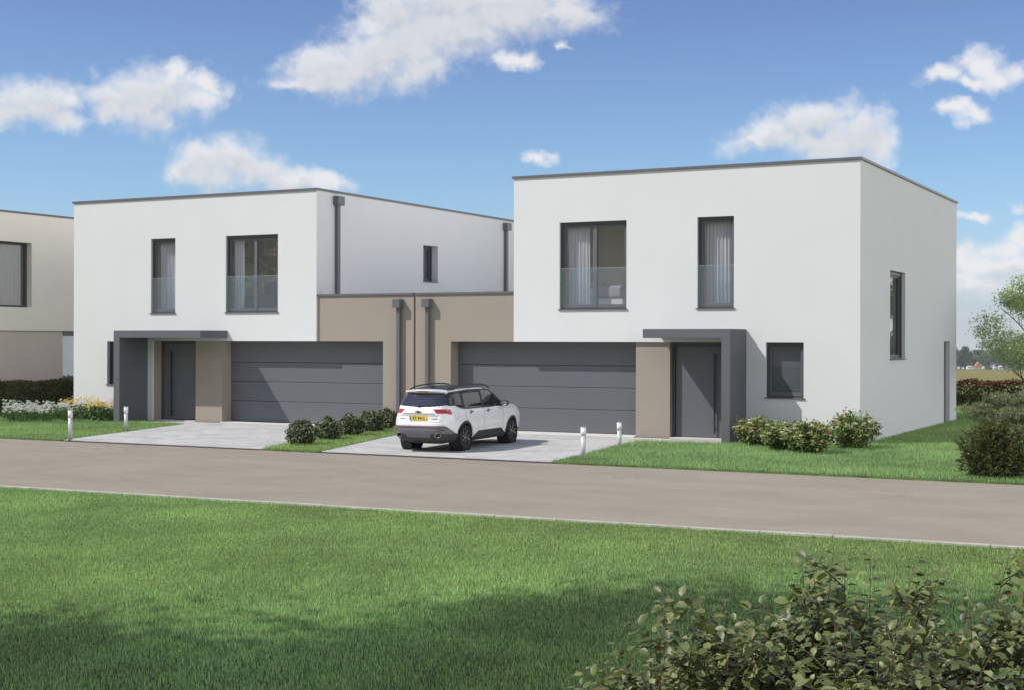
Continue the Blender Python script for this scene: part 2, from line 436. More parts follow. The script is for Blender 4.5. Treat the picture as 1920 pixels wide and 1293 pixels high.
def radial_ground():
    V = []; Fc = []
    rs = [0, 20, 45, 60, 75, 90, 110, 140, 180, 240, 320, 420, 550, 700, 900, 1100, 1300, 1600, 2000]
    na = 96
    for r_ in rs:
        for k in range(na):
            t = 2 * math.pi * k / na
            x, y = r_ * math.cos(t), r_ * math.sin(t)
            V.append((x, y, ground_height(x, y)))
    for i in range(len(rs) - 1):
        for k in range(na):
            Fc.append((i * na + k, (i + 1) * na + k, (i + 1) * na + (k + 1) % na, i * na + (k + 1) % na))
    return V, Fc
V, Fc = radial_ground()
o = MB().add(V, Fc, 0, True).build('ground', M_FIELD); tag(o, 'flat crop fields running to the horizon behind the houses', 'ground', kind='structure')

# soil under the lawns
M_SOIL = mat('lawn_soil', (0.10, 0.15, 0.05), 0.95, var=0.35, vscale=3.0, bump=0.5, bscale=60, spec=0.1)
def sheet(name, pts, z, m, label, catg, thick=0.0, kind='structure'):
    b = MB()
    if thick: b.prism(pts, z - thick, z)
    else: b.add([(p[0], p[1], z) for p in pts], [tuple(range(len(pts)))])
    o = b.build(name, m); tag(o, label, catg, kind=kind); return o

# road: far edge straight at y = 27.9; near edge slightly slanted
def near_edge(x): return 18.45 + (x + 19.8) * 0.0365
def road_extra(q, b):
    tc = q.N.new('ShaderNodeTexCoord')
    mp = q.node('ShaderNodeMapping', {'Vector': tc.outputs['Object']}); mp.inputs['Scale'].default_value = (0.55, 1.0, 1)
    a, _ = q.noise(mp.outputs[0], 0.9, 6, 0.6)
    f, _ = q.noise(tc.outputs['Object'], 60, 4, 0.8)
    g, _ = q.noise(mp.outputs[0], 7, 6, 0.7)
    c = q.mix(q.smooth(a, .3, .7), (0.278, 0.244, 0.190), (0.335, 0.296, 0.232))
    c = q.mix(q.smooth(g, .42, .7, 0, .6), c, (0.268, 0.230, 0.178))
    g2, _ = q.noise(tc.outputs['Object'], 22, 4, 0.8)
    c = q.mix(q.smooth(g2, .52, .72, 0, .55), c, (0.215, 0.185, 0.148))
    c = q.mix(q.smooth(f, .45, .68, 0, .50), c, (0.40, 0.356, 0.286))
    # hairline cracks
    vo = q.node('ShaderNodeTexVoronoi', {'Scale': 0.33, 'Vector': q.vec('ADD', tc.outputs['Object'], q.vec('MULTIPLY', q.noise(tc.outputs['Object'], 1.3, 5, .6)[1], (1.5, 1.5, 0)))}, feature='DISTANCE_TO_EDGE')
    mk, _ = q.noise(tc.outputs['Object'], 0.22, 3, .5)
    ck = q.math('MULTIPLY', q.smooth(vo.outputs[0], 0.0, 0.012, 1, 0), q.smooth(mk, .5, .62))
    c = q.mix(q.math('MULTIPLY', ck, .5), c, (0.16, 0.14, 0.12))
    q.L.new(c, b.inputs['Base Color'])
    bn = q.node('ShaderNodeBump', {'Strength': 0.35, 'Distance': 0.004, 'Height': f})
    q.L.new(bn.outputs[0], b.inputs['Normal'])
M_ROAD = mat('road_asphalt', (0.33, 0.29, 0.24), 0.9, extra=road_extra, spec=0.2)
sheet('road', [(-120, near_edge(-120)), (60, near_edge(60)), (60, 27.9), (-120, 27.9)], -0.035, M_ROAD, 'beige asphalt road crossing in front of the houses', 'road')
# narrow concrete edging stones along the near side of the road
kb = MB()
rng = random.Random(4)
x = -60.0
while x < 20:
    L = 1.0
    y0, y1 = near_edge(x + .006), near_edge(x + L - .006)
    dz = rng.uniform(-.004, .004)
    kb.add([(x + .006, y0 - .10, -.2), (x + L - .006, y1 - .10, -.2), (x + L - .006, y1, -.2), (x + .006, y0, -.2), (x + .006, y0 - .10, .03 + dz), (x + L - .006, y1 - .10, .03 + dz), (x + L - .006, y1, .03 + dz), (x + .006, y0, .03 + dz)],
           [(0, 3, 2, 1), (4, 5, 6, 7), (0, 1, 5, 4), (1, 2, 6, 5), (2, 3, 7, 6), (3, 0, 4, 7)])
    x += L
M_KERB = mat('kerb_concrete', (0.44, 0.45, 0.38), 0.85, var=0.12, vscale=3, bump=0.3, bscale=80)
o = kb.build('kerb', M_KERB, bevel=0.006); tag(o, 'pale concrete edging along the near side of the road', 'kerb', kind='structure')
ks = MB().box(-27.72, -21.28, 27.87, 27.945, -.2, -0.012).box(-19.56, -13.53, 27.87, 27.945, -.2, -0.012)
ks.box(-60, -27.72, 27.87, 27.955, -.2, -0.0065, 1).box(-21.28, -19.56, 27.87, 27.955, -.2, -0.0065, 1).box(-13.53, 20, 27.87, 27.955, -.2, -0.0065, 1)
o = ks.build('kerb', [mat('dark_joint', (0.05, 0.048, 0.045), 0.9), M_SOIL]); tag(o, 'dark joint between the road and the driveways', 'kerb', kind='structure')

def drive_extra(q, b):
    tc = q.N.new('ShaderNodeTexCoord')
    br = q.node('ShaderNodeTexBrick', {'Scale': 1.0, 'Mortar Size': 0.010, 'Mortar Smooth': 0.3, 'Bias': 0.0, 'Brick Width': 0.6, 'Row Height': 0.4, 'Color1': (0.45, 0.445, 0.42, 1), 'Color2': (0.60, 0.592, 0.565, 1), 'Mortar': (0.24, 0.24, 0.22, 1)})
    br.offset = 0.37
    mp = q.node('ShaderNodeMapping', {'Vector': tc.outputs['Object']}); mp.inputs['Rotation'].default_value = (0, 0, 0)
    q.L.new(mp.outputs[0], br.inputs['Vector'])
    a, _ = q.noise(tc.outputs['Object'], 1.1, 7, 0.7)
    f, _ = q.noise(tc.outputs['Object'], 14, 6, 0.7)
    c = q.mix(q.smooth(a, .35, .7, 0, .5), br.outputs[0], (0.63, 0.62, 0.585))
    mp2 = q.node('ShaderNodeMapping', {'Vector': tc.outputs['Object']}); mp2.inputs['Scale'].default_value = (1.2, 4, 1)
    h_, _ = q.noise(mp2.outputs[0], 2.4, 6, .7)
    c = q.mix(q.smooth(h_, .45, .7, 0, .55), c, (0.38, 0.38, 0.36))
    c = q.mix(q.smooth(f, .4, .7, 0, .40), c, (0.32, 0.32, 0.31))
    q.L.new(c, b.inputs['Base Color'])
    bn = q.node('ShaderNodeBump', {'Strength': 0.25, 'Distance': 0.004, 'Height': f}); q.L.new(bn.outputs[0], b.inputs['Normal'])
M_DRIVE = mat('driveway_paving', (0.47, 0.47, 0.45), 0.8, extra=drive_extra, spec=0.25)
# left driveway with the step to the front door; right driveway with its step
sheet('driveway', [(-27.72, 27.95), (-21.30, 27.95), (-23.46, 36.15), (-32.0, 36.15), (-32.0, 35.30), (-29.72, 35.12)], 0.0, M_DRIVE, 'light grey paved driveway of the left house, widening to its front door', 'driveway', thick=0.15)
sheet('driveway', [(-19.55, 27.95), (-13.55, 27.95), (-13.80, 30.3), (-14.25, 33.2), (-14.30, 34.75), (-12.10, 34.90), (-12.10, 36.15), (-21.80, 36.15)], 0.0, M_DRIVE, 'light grey paved driveway of the right house, under the parked car', 'driveway', thick=0.15)

# soil polygons
sheet('lawn', [(-60, 27.95), (-27.74, 27.95), (-29.74, 35.14), (-32.02, 35.32), (-32.02, 36.19), (-35.6, 36.19), (-35.6, 60), (-60, 60)], -0.004, M_SOIL, 'lawn in front of the beige neighbouring house', 'lawn')
sheet('lawn', [(-21.28, 27.95), (-19.57, 27.95), (-21.82, 36.15), (-23.44, 36.15)], -0.004, M_SOIL, 'narrow grass strip between the two driveways', 'lawn')
sheet('lawn', [(-13.53, 27.95), (20, 27.95), (20, 64), (-24, 64), (-24, 52), (-8.9, 52), (-8.9, 36.19), (-12.08, 36.19), (-12.08, 34.88), (-14.28, 34.73), (-14.23, 33.2), (-13.78, 30.3)], -0.004, M_SOIL, 'lawn around the side of the right house', 'lawn')
sheet('lawn', [(-60, -12), (20, -12), (20, near_edge(20) - .1), (-60, near_edge(-60) - .1)], -0.004, M_SOIL, 'lawn on the near side of the road', 'lawn')

# ------------------------------------------------------------------ grass blades
M_GRASS = leaf_mat('grass_blade', 0.6, 0.42, 0.25, (1.15, 1.2, 0.75))
GR = [(0.285, 0.43, 0.18), (0.365, 0.52, 0.225), (0.215, 0.36, 0.15), (0.43, 0.55, 0.29), (0.305, 0.465, 0.20)]
def vnoise(x, y, s, seed):
    """smooth value noise for slow colour and height drift"""
    x = x / s + seed * 17.3; y = y / s + seed * 9.1
    xi = np.floor(x).astype(int); yi = np.floor(y).astype(int); fx = x - xi; fy = y - yi
    fx = fx * fx * (3 - 2 * fx); fy = fy * fy * (3 - 2 * fy)
    h = lambda a, b: (np.sin(a * 127.1 + b * 311.7 + seed) * 43758.5453) % 1.0
    return (h(xi, yi) * (1 - fx) + h(xi + 1, yi) * fx) * (1 - fy) + (h(xi, yi + 1) * (1 - fx) + h(xi + 1, yi + 1) * fx) * fy
def inside(px, py, poly):
    r = np.zeros(len(px), bool); n = len(poly)
    for i in range(n):
        x0, y0 = poly[i]; x1, y1 = poly[(i + 1) % n]
        c = ((y0 > py) != (y1 > py)) & (px < (x1 - x0) * (py - y0) / (y1 - y0 + 1e-12) + x0)
        r ^= c
    return r
def grass(name, poly, dens, hgt, wid, label, seed, three=True, densfn=None, dry=0.0):
    rng = np.random.default_rng(seed)
    P = np.array(poly); lo = P.min(0); hi = P.max(0)
    n = int(dens * (hi[0] - lo[0]) * (hi[1] - lo[1]))
    x = rng.uniform(lo[0], hi[0], n); y = rng.uniform(lo[1], hi[1], n)
    k = inside(x, y, poly)
    if densfn is not None: k &= rng.uniform(0, 1, n) < densfn(x, y)
    x = x[k]; y = y[k]; n = len(x)
    drift = vnoise(x, y, 1.7, seed) * .6 + vnoise(x, y, .55, seed + 3) * .4
    h = hgt * (0.55 + 0.75 * rng.uniform(0, 1, n)) * (0.75 + 0.5 * drift)
    w = wid * (0.7 + 0.6 * rng.uniform(0, 1, n))
    ang = rng.uniform(0, 2 * np.pi, n)
    lean = np.abs(rng.normal(0.25, 0.22, n)) * h
    la = rng.uniform(0, 2 * np.pi, n)
    dx = np.cos(ang) * w / 2; dy = np.sin(ang) * w / 2
    lx = np.cos(la) * lean; ly = np.sin(la) * lean
    z0 = np.full(n, -0.006)
    col = pick(rng, n, GR, 0.28)
    t = drift[:, None]
    col = col * (0.66 + 0.68 * t) * np.array([1.0, 1.0, 0.95]) 
    warm = vnoise(x, y, 4.5, seed + 8)[:, None]
    col = col * (np.array([0.93, 1.0, 1.08]) * (1 - warm) + np.array([1.08, 1.0, 0.92]) * warm)
    strawm = rng.uniform(0, 1, n) < (0.04 + dry)
    col[strawm] = np.array([0.50, 0.52, 0.27]) * (0.8 + .4 * rng.uniform(0, 1, (strawm.sum(), 1)))
    if three:
        V = np.stack([np.stack([x - dx, y - dy, z0], 1), np.stack([x + dx, y + dy, z0], 1),
                      np.stack([x + dx * .8 + lx * .35, y + dy * .8 + ly * .35, h * .6], 1), np.stack([x - dx * .8 + lx * .35, y - dy * .8 + ly * .35, h * .6], 1),
                      np.stack([x + lx, y + ly, h], 1)], 1).reshape(-1, 3)
        i = (np.arange(n) * 5)[:, None]
        Fc = np.concatenate([i + np.array([[0, 1, 2]]), i + np.array([[0, 2, 3]]), i + np.array([[3, 2, 4]])], 0)
        C = np.repeat(col, 5, 0)
    else:
        V = np.stack([np.stack([x - dx, y - dy, z0], 1), np.stack([x + dx, y + dy, z0], 1), np.stack([x + lx, y + ly, h], 1)], 1).reshape(-1, 3)
        i = (np.arange(n) * 3)[:, None]
        Fc = i + np.array([[0, 1, 2]]); C = np.repeat(col, 3, 0)
    o = np_mesh(name, V, Fc, M_GRASS, C)
    tag(o, label, 'grass', kind='stuff'); return o
NEAR = [(-7.6, 6.2), (1.2, 6.2), (1.2, near_edge(1.2) - .115), (-23.5, near_edge(-23.5) - .115)]
grass('grass', NEAR, 3600, 0.038, 0.0048, 'mown green grass of the wide lawn before the road', 1, True, lambda x, y: np.clip((11.0 / y) ** 1.15, .30, 1.0))
grass('grass', [(-14.28, 34.73), (-14.23, 33.2), (-13.78, 30.3), (-13.53, 27.93), (0, 27.93), (0, 40), (-8.92, 49.3), (-8.92, 36.17), (-12.08, 36.17), (-12.08, 34.88)], 900, 0.075, 0.010, 'green grass beside the right house and its flowering shrubs', 2, False)
grass('grass', [(-13, 49.3), (-8.92, 49.3), (0, 40), (2, 62), (-15, 62)], 350, 0.08, 0.016, 'grass behind the right house up to the red tipped hedge', 3, False)
grass('grass', [(-40, 27.93), (-27.74, 27.93), (-29.74, 35.14), (-32.02, 35.32), (-32.02, 36.17), (-35.6, 36.17), (-40, 41)], 800, 0.065, 0.010, 'green grass around the white and yellow flowers on the left', 4, False)
grass('grass', [(-21.28, 27.93), (-19.57, 27.93), (-21.82, 36.13), (-23.44, 36.13)], 1100, 0.075, 0.010, 'green grass of the strip between the two driveways', 5, False)

# ================================================================== HOUSES
YF = 36.20          # facade plane
YC = 36.27          # taupe plane (columns, garage walls)
YD = 36.72          # garage doors
ZS = 2.565          # soffit
ZT = 7.19           # wall top under the coping
def wall_grid(mb, axis, c, a0, a1, z0, z1, holes, out, depth=0.075, mi=0):
    """flat wall in the plane axis=c with rectangular holes (a0,a1,z0,z1); 'out' = +1/-1 side the wall faces; reveals go inwards"""
    As = sorted({a0, a1, *[h[0] for h in holes], *[h[1] for h in holes]})
    Zs = sorted({z0, z1, *[h[2] for h in holes], *[h[3] for h in holes]})
    def pt(a, z, d=0.0):
        return (a, c - out * d, z) if axis == 'Y' else (c - out * d, a, z)
    for i in range(len(As) - 1):
        for j in range(len(Zs) - 1):
            am = (As[i] + As[i + 1]) / 2; zm = (Zs[j] + Zs[j + 1]) / 2
            if any(h[0] < am < h[1] and h[2] < zm < h[3] for h in holes): continue
            mb.quad(pt(As[i], Zs[j]), pt(As[i + 1], Zs[j]), pt(As[i + 1], Zs[j + 1]), pt(As[i], Zs[j + 1]), mi)
    for h in holes:
        d = h[4] if len(h) > 4 else depth
        x0, x1, y0, y1 = h[:4]
        if x0 > a0 + 1e-3: mb.quad(pt(x0, y0), pt(x0, y1), pt(x0, y1, d), pt(x0, y0, d), mi)
        if x1 < a1 - 1e-3: mb.quad(pt(x1, y0), pt(x1, y1), pt(x1, y1, d), pt(x1, y0, d), mi)
        if y0 > z0 + 1e-3: mb.quad(pt(x0, y0), pt(x1, y0), pt(x1, y0, d), pt(x0, y0, d), mi)
        mb.quad(pt(x0, y1), pt(x1, y1), pt(x1, y1, d), pt(x0, y1, d), mi)

def window_y(parent, x0, x1, z0, z1, mull=None, rail=True, y=YF, depth=0.075, room=True, name='window', sash_off=0.11):
    """window in a wall facing -Y"""
    f = MB(); g = 0.002
    yb = y + depth + .001; yg = yb + sash_off
    t = 0.045
    X0, X1, Z0, Z1 = x0 + g, x1 - g, z0 + g, z1 - g
    f.box(X0, X0 + t, yb, yg + .03, Z0, Z1); f.box(X1 - t, X1, yb, yg + .03, Z0, Z1)
    f.box(X0 + t, X1 - t, yb, yg + .03, Z1 - t - .03, Z1); f.box(X0 + t, X1 - t, yb + .02, yg + .03, Z0, Z0 + t)
    # grooves of the shutter rails
    f.box(X0 + t, X0 + t + .014, yb + .035, yb + .055, Z0 + t, Z1 - t - .03); f.box(X1 - t - .014, X1 - t, yb + .035, yb + .055, Z0 + t, Z1 - t - .03)
    fr = f.build('frame', M_ANTHD)
    s = MB(); u = 0.068
    a0, a1, b0, b1 = X0 + t, X1 - t, Z0 + t, Z1 - t - .03
    leafs = [(a0, a1)] if mull is None else [(a0, mull - .004), (mull + .004, a1)]
    ys0, ys1 = yg - .045, yg + .01
    w = MB()
    for (p, q_) in leafs:
        s.box(p, p + u, ys0, ys1, b0, b1); s.box(q_ - u, q_, ys0, ys1, b0, b1)
        s.box(p + u, q_ - u, ys0, ys1, b0, b0 + u + .02); s.box(p + u, q_ - u, ys0, ys1, b1 - u, b1)
        w.quad((p + u, yg - .015, b0 + u + .02), (q_ - u, yg - .015, b0 + u + .02), (q_ - u, yg - .015, b1 - u), (p + u, yg - .015, b1 - u))
    if mull is not None: s.box(mull - .055, mull + .055, ys0 - .018, ys0 - .002, b0 + .02, b1 - .01)
    win = empty(name); win.parent = parent
    fr.parent = win
    s.build('sash', M_ANTH, win, bevel=.004); w.build('pane', M_PANE, win)
    sl_ = MB().box(x0 - .035, x1 + .035, y - .045, y + depth, z0 - .022, z0 + .001)
    sl_.build('sill', M_ANTH, win, bevel=.003)
    if rail:
        r_ = MB().box(x0 + .006, x1 - .006, y + .012, y + .028, z0 + .03, 4.60)
        r_.build('glass_railing', M_RAIL, win)
        e = MB().box(x0 + .006, x1 - .006, y + .0125, y + .0275, 4.602, 4.608)
        e.box(x0 + .002, x0 + .012, y + .004, y + .036, z0 + .01, 4.60)
        e.build('railing_edge', M_EDGE, win)
    return win
def window_x(parent, x, out, y0, y1, z0, z1, depth=0.1, name='window', mull=None):
    """window in a wall facing +X (out=1)"""
    f = MB(); g = .002; t = .06
    xb = x - out * (depth + .001); xg = xb - out * .10
    A, B = min(xb, xg - out * .02), max(xb, xg - out * .02)
    Y0, Y1, Z0, Z1 = y0 + g, y1 - g, z0 + g, z1 - g
    f.box(A, B, Y0, Y0 + t, Z0, Z1); f.box(A, B, Y1 - t, Y1, Z0, Z1); f.box(A, B, Y0 + t, Y1 - t, Z1 - t - .04, Z1); f.box(A, B, Y0 + t, Y1 - t, Z0, Z0 + t)
    s = MB(); u = .055; xs0, xs1 = sorted((xg, xg + out * .045))
    c0, c1, d0, d1 = Y0 + t, Y1 - t, Z0 + t, Z1 - t - .04
    s.box(xs0, xs1, c0, c0 + u, d0, d1); s.box(xs0, xs1, c1 - u, c1, d0, d1); s.box(xs0, xs1, c0 + u, c1 - u, d0, d0 + u); s.box(xs0, xs1, c0 + u, c1 - u, d1 - u, d1)
    w = MB(); xm = (xs0 + xs1) / 2
    w.quad((xm, c0 + u, d0 + u), (xm, c1 - u, d0 + u), (xm, c1 - u, d1 - u), (xm, c0 + u, d1 - u))
    win = empty(name); win.parent = parent
    f.build('frame', M_ANTHD, win); s.build('sash', M_ANTH, win); w.build('pane', M_PANE, win)
    x_a, x_b = sorted((x + out * .04, x - out * depth))
    MB().box(x_a, x_b, y0 - .03, y1 + .03, z0 - .022, z0 + .001).build('sill', M_ANTH, win)
    return win
def room(parent, x0, x1, y0, y1, z0, z1, m, win=None, floor=None):
    """open-fronted interior box; faces inwards"""
    b = MB()
    b.quad((x0, y0, z0), (x0, y1, z0), (x0, y1, z1), (x0, y0, z1)); b.quad((x1, y0, z0), (x1, y1, z0), (x1, y1, z1), (x1, y0, z1))
    b.quad((x0, y1, z0), (x1, y1, z0), (x1, y1, z1), (x0, y1, z1)); b.quad((x0, y0, z1), (x1, y0, z1), (x1, y1, z1), (x0, y1, z1), 1)
    b.quad((x0, y0, z0), (x1, y0, z0), (x1, y1, z0), (x0, y1, z0), 2)
    return b.build('room', [m, M_CEIL if m is not M_ROOMD else m, M_FLOOR if m is not M_ROOMD else m], parent)
M_CEIL = mat('ceiling_paint', (0.86, 0.85, 0.82), 0.9)
M_FLOOR = mat('oak_floor', (0.58, 0.50, 0.40), 0.5, var=.2, vscale=5, stretch=(6, 1, 1))
M_ROOMA = mat('beige_wallpaper', (0.84, 0.80, 0.66), 0.9, var=.03)
def marble_extra(q, b):
    tc = q.N.new('ShaderNodeTexCoord')
    n, c = q.noise(tc.outputs['Object'], 1.2, 6, .65, 1.5)
    v = q.math('ABSOLUTE', q.math('SUBTRACT', n, .5))
    q.L.new(q.mix(q.smooth(v, 0, .07), (0.55, 0.52, 0.42), (0.86, 0.82, 0.70)), b.inputs['Base Color'])
M_ROOMB = mat('veined_wallpaper', (0.6, 0.55, 0.45), 0.7, extra=marble_extra)
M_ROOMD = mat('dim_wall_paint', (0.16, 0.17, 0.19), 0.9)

def coping(mb, x0, x1, y0, y1, z0, z1, w=0.32, o=0.045):
    """flat metal capping running round a roof edge, butted at the corners"""
    mb.box(x0 - o, x1 + o, y0 - o, y0 + w, z0, z1); mb.box(x0 - o, x1 + o, y1 - w, y1 + o, z0, z1)
    mb.box(x0 - o, x0 + w, y0 + w, y1 - w, z0, z1); mb.box(x1 - w, x1 + o, y0 + w, y1 - w, z0, z1)

def hopper_pipe(parent, name, bx, by, out, zt, zb, axis):
    """square rainwater hopper with a square pipe below"""
    b = MB(); p = MB()
    if axis == 'Y':     # on a wall facing -Y: bx left edge, by wall plane
        b.box(bx, bx + .245, by - .24, by - .001, zt - .25, zt)
        p.box(bx + .07, bx + .18, by - .135, by - .025, zb, zt - .25)
    else:               # on a wall facing +X: wall plane bx, by near edge along Y
        b.box(bx + .001, bx + .20, by, by + .36, zt - .27, zt)
        p.box(bx + .03, bx + .12, by + .09, by + .24, zb, zt - .27)
    h = p.build(name, M_ANTH, parent, bevel=.004)
    b.build('rain_hopper', M_ANTH, h, bevel=.004)
    return h

def garage_door(parent, x0, x1, name='garage_door'):
    d = MB(); seams = [0.03, 0.69, 1.307, 1.92, ZS + .05]
    for a, b_ in zip(seams[:-1], seams[1:]):
        d.box(x0, x1, YD, YD + .05, a + .009, b_ - .006)
    g = d.build(name, M_DOOR, parent, bevel=.005)
    MB().box(x0, x1, YD + .02, YD + .06, 0.0, ZS + .04).build('backing', M_DGAP, g)
    return g

def front_door(parent, x0, x1, y, hinge_left, hx):
    """dark flush door with a tall bar handle"""
    d = MB(); d.box(x0 + .085, x1 - .085, y, y + .06, 0.045, ZS - .10)
    dr = d.build('front_door', M_DOOR, parent, bevel=.004)
    f = MB(); f.box(x0, x0 + .075, y - .05, y + .07, 0.03, ZS + .03); f.box(x1 - .075, x1, y - .05, y + .07, 0.03, ZS + .03); f.box(x0 + .075, x1 - .075, y - .05, y + .07, ZS - .09, ZS + .03)
    f.box(x0 + .075, x1 - .075, y + .025, y + .08, 0.03, ZS - .09)
    f.build('door_frame', M_ANTHD, dr, bevel=.003)
    h = MB(); h.box(hx - .02, hx + .02, y - .085, y - .055, 0.15, 2.29)
    for zz in (0.3, 2.14): h.box(hx - .012, hx + .012, y - .055, y + .001, zz - .012, zz + .012)
    h.build('handle', mat('black_handle', (0.02, 0.02, 0.022), .4), dr, bevel=.003)
    return dr

# ---------------------------------------------------------------- right house
RX0, RX1, RYB = -18.736, -8.893, 49.25
hr = empty('house', ((RX0 + RX1) / 2, 40, 0)); tag(hr, 'white two-storey house nearest the viewer, taupe garage attached on its left, car parked in front', 'house', 'twin houses joined by their garages')
hr_off = hr.location.copy()
root_r = hr
def P0(o, root):            # keep world placement after parenting to an offset empty
    o.matrix_parent_inverse = Matrix.Translation(-root.location)
    return o
w = MB()
HR = [(-17.298, -15.276, 3.47, 5.892), (-13.235, -12.22, 3.47, 5.892)]
wall_grid(w, 'Y', YF, RX0, RX1, ZS, ZT, HR, -1)
wall_grid(w, 'Y', YF, -12.0, RX1, -.1, ZS, [(-11.345, -10.344, 1.155, ZS - .001)], -1)
# side wall with stair window and the narrow deep door recess
wall_grid(w, 'X', RX1, YF, RYB, -.1, ZT, [(39.52, 41.43, 2.13, 4.54), (47.13, 48.12, -.1, 2.60, .14)], 1, depth=.10)
w.quad((RX0, YF, ZS), (RX0, RYB, ZS), (RX0, RYB, ZT), (RX0, YF, ZT)); w.quad((RX0, RYB, -.1), (RX1, RYB, -.1), (RX1, RYB, ZT), (RX0, RYB, ZT))
w.quad((RX0, YF, ZS), (-12.0, YF, ZS), (-12.0, YD + .12, ZS), (RX0, YD + .12, ZS))    # soffit over the recess
w.quad((-12.0, YF, -.1), (-12.0, YD + .1, -.1), (-12.0, YD + .1, ZS), (-12.0, YF, ZS))
w.build('wall', M_WHITE, hr)
c = MB(); coping(c, RX0, RX1, YF, RYB, ZT, ZT + .063); c.build('coping', M_ANTH, hr)
MB().box(RX0 + .2, RX1 - .2, YF + .2, RYB - .2, ZT - .3, ZT - .05).build('roof', M_ROOF, hr)
g = MB(); GX0, GX1 = -22.035, RX0
wall_grid(g, 'Y', YC, GX0, GX1, -.05, 3.94, [(-20.835, GX1, -.05, ZS, YD - YC)], -1)
g.quad((GX0, YC, -.05), (GX0, RYB - 2, -.05), (GX0, RYB - 2, 3.94), (GX0, YC, 3.94))
g.quad((GX0, RYB - 2, -.05), (GX1, RYB - 2, -.05), (GX1, RYB - 2, 3.94), (GX0, RYB - 2, 3.94))
g.build('garage_wall', M_BROWN, hr)
MB().box(GX0 + .25, GX1 - .001, YC + .28, RYB - 2.2, 3.6, 3.80).build('garage_roof', M_ROOF, hr)
c = MB(); c.box(GX0 - .001, GX1 - .002, YC - .045, YC + .28, 3.94, 4.0); c.box(GX0 + .003, GX0 + .27, YC + .28, RYB - 2, 3.94, 4.0)
c.build('garage_coping', M_ANTH, hr)
MB().box(-15.022, -14.032, YC, YD + .1, 0.0, ZS - .001).build('column', M_BROWN, hr)
garage_door(hr, -20.83, -15.025)
front_door(hr, -14.03, -12.02, 36.50, True, -12.83)
MB().box(-20.83, -15.026, YC - .16, YD + .02, -.03, .026).build('threshold', M_SILL, hr)
MB().box(-14.03, -12.13, YC - .04, 36.57, -.03, .030).build('threshold', M_SILL, hr)
hopper_pipe(hr, 'downpipe', -21.695, YC, -1, 3.815, 0.02, 'Y')
window_y(hr, *HR[0], mull=-16.27)
window_y(hr, *HR[1])
window_y(hr, -11.345, -10.344, 1.155, ZS - .001, rail=False)
window_x(hr, RX1, 1, 39.52, 41.43, 2.13, 4.54)
sd = MB().box(RX1 - .20, RX1 - .142, 47.14, 48.11, 0.0, 2.59); sd.build('side_door', M_ANTHD, hr)
# porch frame: vertical blade plus flat canopy
cp = MB(); YP = 34.884
cp.add([(-14.258, YP, 2.672), (-12.102, YP, 2.672), (-12.102, YP, -.05), (-11.871, YP, -.05), (-11.871, YP, 2.906), (-14.258, YP, 2.906),
        (-14.258, YF - .001, 2.672), (-12.102, YF - .001, 2.672), (-12.102, YF - .001, -.05), (-11.871, YF - .001, -.05), (-11.871, YF - .001, 2.906), (-14.258, YF - .001, 2.906)],
       [(0, 1, 2, 3, 4, 5), (11, 10, 9, 8, 7, 6), (0, 6, 7, 1), (1, 7, 8, 2), (2, 8, 9, 3), (3, 9, 10, 4), (4, 10, 11, 5), (5, 11, 6, 0)])
cp.build('porch_canopy', M_CANOPY, hr, bevel=.006)
room(hr, -17.95, -14.35, YF + .22, 38.55, 3.42, 6.15, M_ROOMA)
room(hr, -13.75, -11.3, YF + .22, 38.4, 3.42, 6.15, M_ROOMA)
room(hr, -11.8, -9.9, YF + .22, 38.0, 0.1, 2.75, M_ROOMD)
MB().box(-11.30, -10.38, 36.50, 36.506, 1.16, 2.55).build('dim_room_sheet', mat('dim_room_blue_grey', (.085, .10, .12), .8), hr)  # added sheet whose dark colour stands in for the dim room
rm = MB(); rm.quad((RX1 - .3, 39.2, 1.8), (RX1 - .3 - 1.6, 39.2, 1.8), (RX1 - 1.9, 41.8, 1.8), (RX1 - .3, 41.8, 1.8))
rm.quad((RX1 - 1.9, 39.2, 1.8), (RX1 - 1.9, 41.8, 1.8), (RX1 - 1.9, 41.8, 4.8), (RX1 - 1.9, 39.2, 4.8)); rm.quad((RX1 - .3, 39.2, 4.8), (RX1 - 1.9, 39.2, 4.8), (RX1 - 1.9, 41.8, 4.8), (RX1 - .3, 41.8, 4.8))
rm.quad((RX1 - .3, 41.8, 1.8), (RX1 - 1.9, 41.8, 1.8), (RX1 - 1.9, 41.8, 4.8), (RX1 - .3, 41.8, 4.8)); rm.quad((RX1 - .3, 39.2, 1.8), (RX1 - 1.9, 39.2, 1.8), (RX1 - 1.9, 39.2, 4.8), (RX1 - .3, 39.2, 4.8))
rm.build('room', mat('grey_room', (.40, .40, .41), .9), hr)

# ---------------------------------------------------------------- left house
LX0, LX1, LYB = -35.456, -25.529, 49.75
hl = empty('house', ((LX0 + LX1) / 2, 40, 0)); tag(hl, 'white two-storey house on the left with taupe garage attached on its right', 'house', 'twin houses joined by their garages')
w = MB()
HL = [(-32.087, -31.065, 3.47, 5.892), (-29.017, -26.98, 3.47, 5.892)]
wall_grid(w, 'Y', YF, LX0, LX1, ZS, ZT, HL, -1)
wall_grid(w, 'Y', YF, LX0, -32.01, -.1, ZS, [(-33.966, -32.55, 1.15, ZS - .02)], -1, depth=.12)
wall_grid(w, 'X', LX1, YF, LYB, ZS, ZT, [(42.53, 43.525, 4.63, 5.89)], 1, depth=.25)
w.quad((LX0, YF, -.1), (LX0, LYB, -.1), (LX0, LYB, ZT), (LX0, YF, ZT)); w.quad((LX0, LYB, -.1), (LX1, LYB, -.1), (LX1, LYB, ZT), (LX0, LYB, ZT))
w.quad((-32.01, YF, ZS), (LX1, YF, ZS), (LX1, YD + .12, ZS), (-32.01, YD + .12, ZS))
